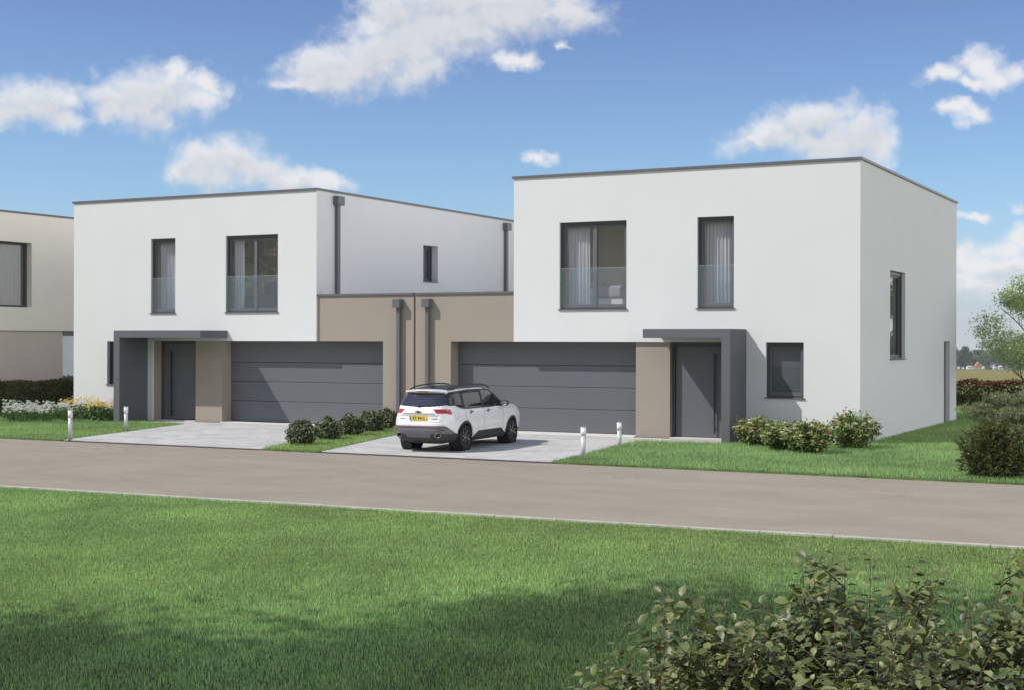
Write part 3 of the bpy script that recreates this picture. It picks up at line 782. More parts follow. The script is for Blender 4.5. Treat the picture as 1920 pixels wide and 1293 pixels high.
w.quad((-32.01, YF, -.1), (-32.01, YF + .07, -.1), (-32.01, YF + .07, ZS), (-32.01, YF, ZS))
w.build('wall', M_WHITE, hl)
c = MB(); coping(c, LX0, LX1, YF, LYB, ZT, ZT + .063); c.build('coping', M_ANTH, hl)
MB().box(LX0 + .2, LX1 - .2, YF + .2, LYB - .2, ZT - .3, ZT - .05).build('roof', M_ROOF, hl)
g = MB(); GX0, GX1 = LX1, -22.095
wall_grid(g, 'Y', YC, GX0, GX1, -.05, 3.94, [(GX0, -23.165, -.05, ZS, YD - YC)], -1)
g.quad((GX1, YC, -.05), (GX1, RYB - 2, -.05), (GX1, RYB - 2, 3.94), (GX1, YC, 3.94))
g.quad((GX0, RYB - 2, -.05), (GX1, RYB - 2, -.05), (GX1, RYB - 2, 3.94), (GX0, RYB - 2, 3.94))
g.build('garage_wall', M_BROWN, hl)
MB().box(GX0 + .001, GX1 - .25, YC + .28, RYB - 2.2, 3.6, 3.80).build('garage_roof', M_ROOF, hl)
c = MB(); c.box(GX0 + .002, GX1 + .001, YC - .045, YC + .28, 3.94, 4.0); c.box(GX1 - .27, GX1 - .003, YC + .28, RYB - 2, 3.94, 4.0)
c.build('garage_coping', M_ANTH, hl)
MB().box(-30.278, -29.209, YC, YD + .1, 0.0, ZS - .001).build('column', M_BROWN, hl)
MB().box(-32.009, -31.86, YF + .071, YD, 0.0, ZS - .001).build('door_jamb', M_BROWN, hl)
garage_door(hl, -29.208, -23.166)
front_door(hl, -31.859, -30.28, 36.50, True, -31.42)
MB().box(-29.208, -23.166, YC - .10, YD + .02, -.03, .026).build('threshold', M_SILL, hl)
MB().box(-31.859, -30.279, YC - .04, 36.57, -.03, .026).build('threshold', M_SILL, hl)
hopper_pipe(hl, 'downpipe', -22.69, YC, -1, 3.815, 0.02, 'Y')
hopper_pipe(hl, 'downpipe', LX1, 37.08, 1, 7.08, 3.8, 'X')
hopper_pipe(hl, 'downpipe', LX1, 48.4, 1, 7.08, 3.8, 'X')
window_y(hl, *HL[0])
window_y(hl, *HL[1], mull=-27.93)
window_y(hl, -33.966, -32.55, 1.15, ZS - .02, rail=False, depth=.12)
window_x(hl, LX1, 1, 42.53, 43.525, 4.63, 5.89, depth=.25)
cp = MB()
cp.add([(-32.462, YP, -.05), (-32.214, YP, -.05), (-32.214, YP, 2.66), (-28.937, YP, 2.66), (-28.937, YP, 2.893), (-32.462, YP, 2.893),
        (-32.462, YF - .001, -.05), (-32.214, YF - .001, -.05), (-32.214, YF - .001, 2.66), (-28.937, YF - .001, 2.66), (-28.937, YF - .001, 2.893), (-32.462, YF - .001, 2.893)],
       [(0, 1, 2, 3, 4, 5), (11, 10, 9, 8, 7, 6), (0, 6, 7, 1), (1, 7, 8, 2), (2, 8, 9, 3), (3, 9, 10, 4), (4, 10, 11, 5), (5, 11, 6, 0)])
cp.build('porch_canopy', M_CANOPY, hl, bevel=.006)
room(hl, -32.5, -30.7, YF + .22, 38.8, 3.42, 6.15, M_ROOMA)
room(hl, -30.6, -25.95, YF + .22, 38.5, 3.42, 6.15, M_ROOMB)
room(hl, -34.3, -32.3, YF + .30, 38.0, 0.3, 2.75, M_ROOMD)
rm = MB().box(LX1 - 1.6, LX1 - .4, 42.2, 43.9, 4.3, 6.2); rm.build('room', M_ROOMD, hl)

for root in (hr, hl):
    for ch in root.children: ch.matrix_parent_inverse = Matrix.Translation(-root.location)

# ---------------------------------------------------------------- curtains and furniture behind the windows
M_SHEER = leaf_mat('sheer_curtain', 0.9, 0.45, 0.1, (1, 1, 1))
def curtain(x0, x1, y, z0, z1, label, gather=0.0, seed=1, open_right=False, col=(0.80, 0.81, 0.86)):
    n = 160; rng = np.random.default_rng(seed)
    s = np.linspace(0, 1, n); nz = 14
    V = []; C = []
    ph = np.cumsum(rng.uniform(.5, 1.5, n)) * 0.38 * (x1 - x0) / 1.0
    ph *= 60 / ph[-1] * (x1 - x0)
    for j in range(nz):
        t = j / (nz - 1)          # 0 bottom, 1 top
        amp = .028 * (1.1 - .5 * t)
        xs = x0 + (x1 - x0) * s
        if gather: xs = x0 + (x1 - x0) * s * (1 - gather * math.sin(min(1, (1 - t) * 1.4) * math.pi) ** 2)
        ys = y + amp * np.sin(ph + .5 * math.sin(3 * t)) + .008 * np.sin(ph * 2.3 + 3 * t)
        V.append(np.stack([xs, ys, np.full(n, z0 + (z1 - z0) * t)], 1)); C.append(np.tile(col, (n, 1)))
    V = np.concatenate(V); C = np.concatenate(C)
    Fc = [(j * n + i, j * n + i + 1, (j + 1) * n + i + 1, (j + 1) * n + i) for j in range(nz - 1) for i in range(n - 1)]
    o = np_mesh('curtain', V, Fc, M_SHEER, C, smooth=True)
    tag(o, label, 'curtain', 'sheer curtains behind the upper windows'); return o
curtain(-17.22, -16.52, 36.56, 3.45, 5.82, 'sheer curtain at the left of the wide bedroom window of the right house', seed=2)
curtain(-13.16, -12.26, 36.56, 3.45, 5.82, 'sheer curtain filling the narrow upper window of the right house', seed=3)
curtain(-32.0, -31.1, 36.56, 3.45, 5.82, 'sheer curtain filling the narrow upper window of the left house', seed=4)
curtain(-28.96, -28.55, 36.56, 3.45, 5.82, 'gathered curtain at the left of the wide upper window of the left house', seed=5)

def rounded_box(name, x0, x1, y0, y1, z0, z1, m, parent, r_=.05, puff=0.0):
    b = MB().box(x0, x1, y0, y1, z0, z1)
    o = b.build(name, m, parent, smooth=True)
    bv = o.modifiers.new('bevel', 'BEVEL'); bv.width = r_; bv.segments = 4
    return o
M_BED = mat('white_linen', (0.72, 0.70, 0.66), .9, bump=.4, bscale=12)
M_THROW = mat('mauve_throw', (0.36, 0.30, 0.31), .95, bump=.5, bscale=40)
M_BLUE = mat('slate_blue_fabric', (0.13, 0.15, 0.20), .95, bump=.5, bscale=60)
bed = empty('bed', (-15.6, 37.7, 3.42)); tag(bed, 'bed with white linen and mauve throw inside the right house', 'bed')
DX = -.75
rounded_box('base', -16.6 + DX, -14.5 + DX, 36.95, 38.45, 3.46, 3.82, M_BED, bed, .04)
rounded_box('duvet', -16.55 + DX, -15.2 + DX, 36.92, 38.48, 3.80, 4.10, M_BED, bed, .11)
rounded_box('throw', -15.75 + DX, -14.55 + DX, 36.9, 38.5, 3.78, 4.14, M_THROW, bed, .08)
rounded_box('pillow', -16.55 + DX, -16.05 + DX, 37.0, 37.6, 4.06, 4.32, M_BED, bed, .12); rounded_box('pillow', -16.55 + DX, -16.05 + DX, 37.75, 38.4, 4.06, 4.32, M_BED, bed, .12)
rounded_box('headboard', -16.78 + DX, -16.66 + DX, 36.9, 38.5, 3.46, 4.6, mat('beige_headboard', (.6, .56, .46), .9), bed, .03)
for ch in bed.children: ch.matrix_parent_inverse = Matrix.Translation(-bed.location)
ac = empty('armchair', (-28.85, 37.7, 3.42), R(-35)); tag(ac, 'slate blue armchair seen through the wide window of the left house', 'armchair')
rounded_box('seat', -.42, .42, -.40, .42, .22, .46, M_BLUE, ac, .08)
rounded_box('backrest', -.45, .45, .30, .50, .30, 1.05, M_BLUE, ac, .09)
rounded_box('armrest', -.55, -.40, -.40, .45, .22, .66, M_BLUE, ac, .07); rounded_box('armrest', .40, .55, -.40, .45, .22, .66, M_BLUE, ac, .07)
for sx in (-.42, .42):
    for sy in (-.3, .38): MB().tube([(sx, sy, 0), (sx * .95, sy * .95, .24)], [.015, .025], 8).build('leg', M_FLOOR, ac)
ch = empty('chandelier', (-28.0, 37.4, 5.28)); tag(ch, 'crystal chandelier hanging inside the left house', 'chandelier')
M_CRYS = mat('crystal', (.8, .78, .7), .08, metal=.9)
b = MB(); b.tube([(0, 0, .78), (0, 0, .0)], .012, 6)
for rr, zz in ((.34, 0.05), (.22, .20), (.1, .32)):
    b.tube([(rr * math.cos(t), rr * math.sin(t), zz) for t in np.linspace(0, 2 * math.pi, 25)], .010, 6, caps=False)
    for t in np.linspace(0, 2 * math.pi, 7)[:-1]: b.tube([(0, 0, zz + .05), (rr * math.cos(t), rr * math.sin(t), zz)], .006, 5)
rr_ = random.Random(3)
for rr, zz, nn in ((.34, 0.05, 18), (.22, .20, 12), (.1, .32, 6)):
    for k in range(nn):
        t = 2 * math.pi * k / nn; d = rr_.uniform(.06, .20); cx_, cy_ = rr * math.cos(t), rr * math.sin(t)
        for q_ in range(2):
            z_ = zz - d * (q_ + .5); s_ = .018
            b.add([(cx_, cy_, z_ - s_ * 1.6), (cx_ + s_, cy_, z_), (cx_, cy_ + s_, z_), (cx_ - s_, cy_, z_), (cx_, cy_ - s_, z_), (cx_, cy_, z_ + s_ * 1.6)], [(0, 2, 1), (0, 3, 2), (0, 4, 3), (0, 1, 4), (5, 1, 2), (5, 2, 3), (5, 3, 4), (5, 4, 1)])
b.build('ring_frame', M_CRYS, ch)

# ---------------------------------------------------------------- neighbouring house, far left
NX = -39.98
hn = empty('house', (NX - 5, 42, 0)); tag(hn, 'cream and taupe flat-roofed house at the left edge behind the dark hedge', 'house')
w = MB(); NY0, NY1 = 32.5, 47.0
wall_grid(w, 'X', NX, NY0, NY1, 2.92, ZT, [(35.2, 38.70, 3.775, 6.14)], 1, depth=.24)
w.quad((NX - 10, NY0, 2.92), (NX, NY0, 2.92), (NX, NY0, ZT), (NX - 10, NY0, ZT)); w.quad((NX - 10, NY1, 2.92), (NX, NY1, 2.92), (NX, NY1, ZT), (NX - 10, NY1, ZT))
w.quad((NX - 10, NY0, 2.92), (NX - 10, NY1, 2.92), (NX - 10, NY1, ZT), (NX - 10, NY0, ZT))
w.quad((NX - 10, NY0, 2.92), (NX, NY0, 2.92), (NX, NY1, 2.92), (NX - 10, NY1, 2.92))
w.build('wall', M_CREAM, hn)
c = MB(); coping(c, NX - 10, NX, NY0, NY1, ZT, ZT + .063); c.build('coping', M_ANTH, hn)
MB().box(NX - 9.8, NX - .2, NY0 + .2, NY1 - .2, ZT - .3, ZT - .05).build('roof', M_ROOF, hn)
MB().box(NX - 9.9, NX - .09, NY0 + .1, 40.34, -.1, 2.918).build('lower_wall', mat('taupe_render_far', (0.56, 0.50, 0.44), .85, var=.02, vscale=.8), hn)
MB().box(NX - 9.9, NX - 3.0, 40.36, NY1 - .1, -.1, 2.918).build('lower_wall', MATS['taupe_render_far'], hn)
gl_ = MB(); gl_.box(NX - .16, NX - .13, 40.36, NY1 - .3, .3, 2.74); gp = gl_.build('corner_glazing', mat('mirror_glazing', (.55, .6, .66), .05, metal=.75), hn)
MB().box(NX - .20, NX - .05, 40.345, NY1 - .2, 2.742, 2.915).build('glazing_frame', M_ANTH, hn)
f = MB(); x_ = NX - .24
for a, b_ in ((35.21, 35.29), (38.60, 38.69)): f.box(x_ - .06, x_, a, b_, 3.78, 6.13)
f.box(x_ - .06, x_, 35.29, 38.60, 6.05, 6.13); f.box(x_ - .06, x_, 35.29, 38.60, 3.78, 3.85)
win = empty('window'); win.parent = hn
f.build('frame', M_ANTHD, win); MB().quad((x_ - .04, 35.29, 3.85), (x_ - .04, 38.6, 3.85), (x_ - .04, 38.6, 6.05), (x_ - .04, 35.29, 6.05)).build('pane', glass_mat('reflecting_glass', (.85, .88, .9), .30), win)
rm = MB(); xa_, xb_ = x_ - 1.6, x_ - .10
rm.quad((xa_, 34.9, 3.5), (xa_, 39, 3.5), (xa_, 39, 6.4), (xa_, 34.9, 6.4)); rm.quad((xa_, 39, 3.5), (xb_, 39, 3.5), (xb_, 39, 6.4), (xa_, 39, 6.4)); rm.quad((xa_, 34.9, 3.5), (xb_, 34.9, 3.5), (xb_, 34.9, 6.4), (xa_, 34.9, 6.4))
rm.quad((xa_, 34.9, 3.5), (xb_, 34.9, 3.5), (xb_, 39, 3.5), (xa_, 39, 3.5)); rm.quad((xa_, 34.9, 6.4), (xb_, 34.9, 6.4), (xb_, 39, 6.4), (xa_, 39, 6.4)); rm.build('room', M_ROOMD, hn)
cu = MB(); cp_ = [(x_ - .20 + .03 * math.sin(k * 1.1), 37.5 + k * .03) for k in range(36)]
for z0_, z1_ in ((3.8, 6.08),):
    cu.add([(p[0], p[1], z0_) for p in cp_] + [(p[0], p[1], z1_) for p in cp_], [(k, k + 1, 37 + k, 36 + k) for k in range(35)], 0, True)
cu.build('curtain', mat('beige_curtain', (.40, .37, .34), .9), hn)
for c_ in hn.children: c_.matrix_parent_inverse = Matrix.Translation(-hn.location)

# ================================================================== BOLLARD LAMPS
M_BSTEEL = mat('painted_steel', (0.56, 0.57, 0.59), 0.45, metal=.1)
M_BLENS = mat('opal_lens', (0.86, 0.86, 0.86), 0.35, spec=.5)
def bollard(x, y, h, label):
    t = empty('bollard_lamp', (x, y, 0)); tag(t, label, 'bollard lamp', 'bollard lamps beside the driveways')
    MB().lathe([(0, 0), (.054, 0), (.054, h - .19), (0, h - .19)], seg=28).build('post', M_BSTEEL, t)
    MB().lathe([(0, h - .189), (.060, h - .189), (.060, h - .022), (0, h - .022)], seg=28).build('lens', M_BLENS, t)
    MB().lathe([(0, h - .021), (.061, h - .021), (.060, h), (0, h + .001)], seg=28).build('cap', M_BSTEEL, t)
    return t
bollard(-27.52, 27.98, .78, 'white bollard lamp at the road corner of the left driveway, lawn side')
bollard(-29.02, 31.7, .69, 'white bollard lamp in front of the left porch canopy')
bollard(-13.15, 28.75, .72, 'white bollard lamp nearest the road, right of the parked car')
bollard(-13.68, 32.0, .65, 'white bollard lamp in front of the taupe column of the right house')

# ================================================================== PLANTS
M_LEAF = leaf_mat('leaf', 0.5, 0.28, 0.35)
M_LEAFD = leaf_mat('dark_leaf', 0.45, 0.15, 0.4)
M_PETAL = leaf_mat('petal', 0.7, 0.35, 0.2, (1, 1, 1))
M_BARK = mat('bark', (0.10, 0.075, 0.055), .95, var=.3, vscale=12, bump=.8, bscale=30)
M_GBARK = mat('grey_bark', (0.22, 0.20, 0.18), .95, var=.25, vscale=12, bump=.8, bscale=30)

def lump(rng, n, rx, rz, bumps, seed, shell=.55, flip=-.55):
    """points in a lumpy dome; returns points and outward directions"""
    d = rdir(rng, n); d[:, 2] = np.where(d[:, 2] < flip, -d[:, 2], d[:, 2])
    r_ = shell + (1 - shell) * rng.uniform(0, 1, n) ** .5
    ph = np.random.default_rng(seed).uniform(0, 6.28, (bumps, 3)); fr = np.random.default_rng(seed + 1).uniform(2.5, 6, (bumps, 3))
    k = np.zeros(n)
    for i in range(bumps): k += np.sin(d[:, 0] * fr[i, 0] + ph[i, 0]) * np.sin(d[:, 1] * fr[i, 1] + ph[i, 1]) * np.sin(d[:, 2] * fr[i, 2] + ph[i, 2])
    k = 1 + .16 * k / math.sqrt(bumps) * 2
    P = d * (r_ * k)[:, None] * np.array([rx, rx, rz])
    return P, d
def stems(parent, n, rx, h, seed, m=M_BARK, r0=.012, name='stems'):
    rr = random.Random(seed); b = MB()
    for i in range(n):
        a = rr.uniform(0, 6.28); s = rr.uniform(.3, .85) * rx
        b.tube([(0.06 * math.cos(a), .06 * math.sin(a), -.02), (s * .4 * math.cos(a), s * .4 * math.sin(a), h * .35), (s * math.cos(a), s * math.sin(a), h * rr.uniform(.6, .85))], [r0, r0 * .7, r0 * .3], 6)
    return b.build(name, m, parent)

def round_bush(x, y, r_, h, seed, label):
    t = empty('round_shrub', (x, y, 0), random.Random(seed).uniform(0, 6)); tag(t, label, 'shrub', 'round shrubs in a row between the driveways')
    rng = np.random.default_rng(seed); n = 3600
    P, d = lump(rng, n, r_, h * .56, 2, seed, .62, -.85); P[:, 2] = np.maximum(P[:, 2] + h * .50, .03)
    D = norm(d * .8 + rdir(rng, n) * .9 + np.array([0, 0, .4])); N = norm(d + rdir(rng, n) * .6)
    L = rng.uniform(.035, .06, n)
    c = pick(rng, n, [(.045, .068, .025), (.07, .10, .038), (.10, .14, .052), (.16, .20, .08), (.055, .08, .03)], .3)
    t.children  # keep
    V, Fc, C = leaves(P, D, N, L, L * .62, c, hexa=True)
    np_mesh('foliage', V, Fc, M_LEAFD, C, t)
    n = 330
    P, d = lump(rng, n, r_ * 1.02, h * .55, 5, seed, .95); P[:, 2] = np.maximum(P[:, 2] + h * .50, .05)
    P = np.repeat(P, 4, 0) + rng.normal(0, .008, (n * 4, 3)); d = np.repeat(d, 4, 0)
    D = norm(d + rdir(rng, n * 4) * 1.0); c = pick(rng, n * 4, [(.55, .56, .42), (.45, .50, .30), (.62, .62, .52), (.34, .40, .18)], .15)
    V, Fc, C = leaves(P, D, norm(d + rdir(rng, n * 4) * .4), .030, .026, c)
    np_mesh('blossoms', V, Fc, M_PETAL, C, t)
    stems(t, 14, r_ * .8, h * .8, seed)
for i, (x, y, r_, h, lb) in enumerate([(-21.12, 29.32, .345, .56, 'round dark shrub nearest the road in the strip between the driveways'),
        (-21.62, 31.2, .335, .52, 'second round dark shrub from the road in the row between the driveways'),
        (-22.06, 32.95, .33, .54, 'middle round dark shrub of the five in the row between the driveways'),
        (-22.44, 34.55, .33, .56, 'fourth round dark shrub from the road, just left of the white car'),
        (-22.76, 35.8, .30, .56, 'round dark shrub against the taupe wall, half hidden by the white car')]):
    round_bush(x, y, r_, h, 20 + i, lb)

def flower_shrub(x, y, r_, h, seed, label, airy=1.0):
    t = empty('flowering_shrub', (x, y, 0)); tag(t, label, 'shrub', 'flowering shrubs before the right house')
    rng = np.random.default_rng(seed); rr = random.Random(seed)
    b = MB(); tips = []
    for i in range(52):
        a = rr.uniform(0, 6.28); s = r_ * math.sqrt(rr.uniform(.02, 1.0)); hh = h * rr.uniform(.70, 1.05) * math.sqrt(max(.12, 1 - (s / r_) ** 2 * .66))
        p = [Vector((.05 * math.cos(a), .05 * math.sin(a), 0)), Vector((s * .55 * math.cos(a), s * .55 * math.sin(a), hh * .5)), Vector((s * math.cos(a), s * math.sin(a), hh))]
        b.tube(p, [.008, .006, .003], 5); tips.append(p)
    b.build('stems', M_BARK, t)
    Pp = []; 
    for p in tips:
        k = int(105 * airy); u = np.clip(rng.beta(1.9, 1.2, k), 0, 1)[:, None]
        a0, a1, a2 = (np.array(q_) for q_ in p)
        c_ = (1 - u) ** 2 * a0 + 2 * u * (1 - u) * a1 + u ** 2 * a2
        Pp.append(c_ + rng.normal(0, .062, (k, 3)))
    P = np.concatenate(Pp); P[:, 2] = np.maximum(P[:, 2], .04); n = len(P)
    out = norm(P - np.array([0, 0, h * .35])); D = norm(out * .8 + rdir(rng, n) * .9); N = norm(np.array([0, 0, 1.]) + out * .5 + rdir(rng, n) * .6)
    c = pick(rng, n, [(.115, .185, .045), (.16, .245, .06), (.22, .31, .085), (.08, .125, .03), (.26, .33, .11)], .2)
    L = rng.uniform(.045, .085, n)
    V, Fc, C = leaves(P, D, N, L, L * .6, c, hexa=True)
    np_mesh('foliage', V, Fc, M_LEAF, C, t)
    parts = []
    for p in tips:
        for q_ in range(3):
            c0 = np.array(p[2]) * (1 - .15 * q_) + np.array([rr.uniform(-.07, .07), rr.uniform(-.07, .07), .025 if not q_ else rr.uniform(-.06, .03)])
            k = 34; a = rng.uniform(0, 6.28, k); s = np.sqrt(rng.uniform(0, 1, k)) * .055
            P = c0 + np.stack([np.cos(a) * s, np.sin(a) * s, rng.normal(0, .010, k) - s * .30], 1)
            base = np.array(rr.choice([(.84, .72, .50), (.86, .78, .58), (.80, .60, .42), (.86, .84, .70), (.68, .42, .28)]))
            cc = np.clip(base * (1 + rng.normal(0, .12, (k, 1))), 0, .9)
            parts.append(leaves(P, norm(rdir(rng, k) * np.array([1, 1, .3])), norm(np.array([-.4, -.5, 1.]) + rdir(rng, k) * .6), .028, .026, cc))
    V, Fc, C = cat(parts); np_mesh('blossoms', V, Fc, M_PETAL, C, t)
flower_shrub(-11.0, 34.6, .62, .72, 41, 'flowering shrub with cream heads closest to the grey porch canopy')
flower_shrub(-10.05, 33.45, .58, .66, 42, 'smaller flowering shrub with cream heads between two larger ones, in the shade edge')
flower_shrub(-9.25, 32.85, .60, .74, 43, 'flowering shrub with peach heads standing farthest forward on the lawn')
flower_shrub(-8.75, 34.85, .68, .92, 44, 'tallest flowering shrub, at the front corner of the right house', 1.15)

def hedge(x0, y0, x1, y1, th, h, pal, tips, seed, label, density=1.0, leaf=.06, tipfrac=.0, name='hedge'):
    L = math.hypot(x1 - x0, y1 - y0); a = math.atan2(y1 - y0, x1 - x0)
    t = empty(name, ((x0 + x1) / 2, (y0 + y1) / 2, 0), a); tag(t, label, 'hedge')
    rng = np.random.default_rng(seed)
    n = int(L * h * 1500 * density)
    x = rng.uniform(-L / 2, L / 2, n); top = h * (.88 + .2 * vnoise(x, x * 0, .28, seed) + .08 * vnoise(x, x * 0 + 3, 1.3, seed))
    u = rng.uniform(0, 1, n) ** .65; z = u * top
    side = rng.choice([-1, 1], n); yy = side * (th / 2) * (1 - .28 * rng.uniform(0, 1, n) ** 1.6) * (1 - .35 * np.clip(u - .75, 0, 1) * 4 * rng.uniform(0, 1, n)) * (.82 + .3 * vnoise(x, z * 1.0 + side * 5, .25, seed + 2))
    onTop = rng.uniform(0, 1, n) < .25
    z = np.where(onTop, top * (.93 + .1 * rng.uniform(0, 1, n)), z); yy = np.where(onTop, rng.uniform(-th / 2, th / 2, n) * .9, yy)
    P = np.stack([x, yy, np.maximum(z, .02)], 1)
    out = norm(np.stack([x * 0, np.where(onTop, 0, side), np.where(onTop, 1.2, .35)], 1))
    D = norm(out * .8 + rdir(rng, n) * .9 + np.array([0, 0, .35])); N = norm(out + rdir(rng, n) * .7)
    c = pick(rng, n, pal, .3)
    if tipfrac:
        k = (z > top * .84) & (rng.uniform(0, 1, n) < tipfrac); c[k] = pick(rng, k.sum(), tips, .25)
        k = (rng.uniform(0, 1, n) < .10); c[k] = pick(rng, k.sum(), tips, .25) * .8
    Ls = rng.uniform(.7, 1.3, n) * leaf
    V, Fc, C = leaves(P, D, N, Ls, Ls * .5, c)
    np_mesh('foliage', V, Fc, M_LEAFD, C, t)
    # upright shoots along the top
    m_ = int(L * 9); parts = []
    for i in range(m_):
        sx = rng.uniform(-L / 2, L / 2); sy = rng.uniform(-.35, .35) * th; tz = h * (.88 + .2 * vnoise(np.array([sx]), np.array([0.]), .28, seed)[0])
        hh = rng.uniform(.06, .17); k = 16; u = rng.uniform(0, 1, k)[:, None]
        P = np.array([sx, sy, tz - .05]) + u * np.array([rng.normal(0, .03), rng.normal(0, .03), hh + .05])
        D = norm(rdir(rng, k) * .8 + np.array([0, 0, .9]))
        cc = pick(rng, k, tips if (tipfrac and rng.uniform() < .85) else pal, .25)
        parts.append(leaves(P, D, rdir(rng, k), leaf * 1.0, leaf * .42, cc))
    V, Fc, C = cat(parts); np_mesh('shoots', V, Fc, M_LEAFD, C, t)
    b = MB(); rr = random.Random(seed)
    for i in range(int(L * 5)):
        sx = rr.uniform(-L / 2, L / 2); b.tube([(sx, rr.uniform(-.1, .1), 0), (sx + rr.uniform(-.1, .1), rr.uniform(-.15, .15), h * .8)], [.014, .005], 5)
    b.box(-L / 2 + .1, L / 2 - .1, -th * .16, th * .16, 0.05, h * .52)
    b.build('branches', mat('hedge_twigs', (.028, .03, .014), .95, var=.4, vscale=14, bump=1, bscale=18), t)
hedge(-39.15, 33.0, -39.15, 45.0, .75, 1.02, [(.07, .085, .03), (.10, .12, .04), (.135, .15, .055), (.10, .10, .04)], [(.15, .165, .06), (.19, .20, .08)], 51, 'dark green hedge along the wall of the cream neighbouring house', 2.2, .08)
hedge(-20.0, 59.6, 8.0, 58.6, .9, .98, [(.04, .06, .018), (.06, .09, .025), (.035, .045, .016), (.10, .13, .04)], [(.20, .07, .045), (.24, .10, .06), (.13, .075, .04)], 52, 'long hedge with red young tips along the field behind the right house', 1.1, .10, .7)

# ---- white flowers and yellow daisies on the left lawn
def flower_plant(kind, x, y, h, seed, label, nst=15):
    nst = int(nst * 1.5)
    name = 'white_flower_plant' if kind == 'w' else 'yellow_daisy_plant'
    t = empty(name, (x, y, 0)); tag(t, label, 'flowers', 'white flowers on the left lawn' if kind == 'w' else 'yellow daisies against the left house')
    rng = np.random.default_rng(seed); rr = random.Random(seed)
    b = MB(); heads = []
    sp = .26 if kind == 'w' else .24
    for i in range(nst):
        a = rr.uniform(0, 6.28); s = sp * math.sqrt(rr.uniform(0.02, 1)); hh = h * rr.uniform(.62, 1.05)
        p = (s * math.cos(a), s * math.sin(a), hh)
        b.tube([(s * .4 * math.cos(a), s * .4 * math.sin(a), 0), (s * .8 * math.cos(a), s * .8 * math.sin(a), hh * .6), p], [.004, .003, .002], 4); heads.append(p)
    b.build('stems', mat('green_stem', (.09, .15, .04), .7), t)
    n = 150 if kind == 'w' else 260
    P = np.stack([rng.normal(0, sp * .5, n), rng.normal(0, sp * .5, n), rng.uniform(0, h * (.5 if kind == 'w' else .62), n)], 1)
    if kind == 'w':
        D = norm(rdir(rng, n) * .5 + np.array([0, 0, 1.])); L = rng.uniform(.12, .26, n); Wd = L * .06
        c = pick(rng, n, [(.09, .16, .04), (.12, .20, .06), (.07, .12, .04)], .2)
    else:
        D = norm(rdir(rng, n) + np.array([0, 0, .3])); L = rng.uniform(.06, .13, n); Wd = L * .42
        c = pick(rng, n, [(.06, .13, .045), (.09, .17, .06), (.045, .09, .035), (.13, .22, .10)], .2)
    V, Fc, C = leaves(P, D, norm(rdir(rng, n) + np.array([0, 0, .8])), L, Wd, c, hexa=True)
    np_mesh('leaves', V, Fc, M_LEAF, C, t)
    parts = []; cen = MB()
    for p in heads:
        p = np.array(p)
        if kind == 'w':
            k = 30; d = rdir(rng, k); d[:, 2] = np.abs(d[:, 2]); P = p + d * rng.uniform(.01, .042, (k, 1))
            parts.append(leaves(P, norm(d + rdir(rng, k) * .5), rdir(rng, k), .024, .022, pick(rng, k, [(.82, .84, .80), (.75, .78, .72)], .05)))
        else:
            k = 12; a = np.linspace(0, 6.28, k, endpoint=False) + rr.uniform(0, 1); tilt = np.array([rr.uniform(-.4, .3), rr.uniform(-.9, -.1), 1.0]); tilt /= np.linalg.norm(tilt)
            e1 = np.cross(tilt, [0, 0.1, 1.0]) + np.array([1e-3, 0, 0]); e1 /= np.linalg.norm(e1); e2 = np.cross(tilt, e1)
            D = np.cos(a)[:, None] * e1 + np.sin(a)[:, None] * e2 - tilt * .25
            parts.append(leaves(np.repeat(p[None], k, 0) + D * .008, D, np.repeat(tilt[None], k, 0), .042, .020, pick(rng, k, [(.78, .62, .18), (.84, .74, .30), (.60, .38, .08)], .08)))
            parts.append(leaves(np.repeat(p[None] + tilt * .008, 6, 0) - D[:6] * .009, D[:6], np.repeat(tilt[None], 6, 0), .018, .016, np.tile(np.array([[.10, .045, .015]]), (6, 1))))
    V, Fc, C = cat(parts); np_mesh('blossoms', V, Fc, M_PETAL, C, t)
rr = random.Random(77)
wpos = [(-35.25, 33.3), (-34.66, 33.3), (-34.1, 33.6), (-35.55, 33.7), (-34.9, 33.9), (-33.85, 34.2), (-36.31, 34.32), (-35.86, 34.37), (-35.26, 34.53), (-34.6, 34.39), (-36.9, 34.75), (-36.18, 34.88), (-35.61, 35.18), (-35.0, 35.01), (-37.38, 35.34), (-36.78, 35.5), (-36.11, 35.56), (-34.35, 34.75)]
ORD = ['first', 'second', 'third', 'fourth', 'fifth', 'sixth', 'seventh', 'eighth', 'ninth', 'tenth', 'eleventh', 'twelfth', 'thirteenth', 'fourteenth', 'fifteenth', 'sixteenth', 'seventeenth', 'eighteenth']
def order_labels(pos, fmt):
    def px(p):
        v = Vector((p[0], p[1], 0)); return v.dot(RT) / v.dot(FW)
    o_ = sorted(range(len(pos)), key=lambda i: px(pos[i])); out = [''] * len(pos)
    for k_, i in enumerate(o_): out[i] = fmt % ORD[k_]
    return out
WLAB = order_labels(wpos, 'clump of white globe flowers, %s from the left edge, on the lawn')
dpos = [(-36.1, 36.9), (-35.5, 35.9), (-34.95, 35.8), (-34.45, 35.75), (-34.0, 35.85), (-33.55, 35.7), (-33.1, 35.85), (-32.75, 35.5), (-34.7, 35.2), (-33.8, 35.2), (-33.3, 35.1), (-32.85, 34.95), (-34.25, 36.0)]
DLAB = order_labels(dpos, 'clump of yellow daisies, %s from the left, beside the left house wall')
for i, (x, y) in enumerate(wpos):
    flower_plant('w', x + rr.uniform(-.1, .1), y + rr.uniform(-.1, .1), rr.uniform(.42, .58), 100 + i, WLAB[i], 13)
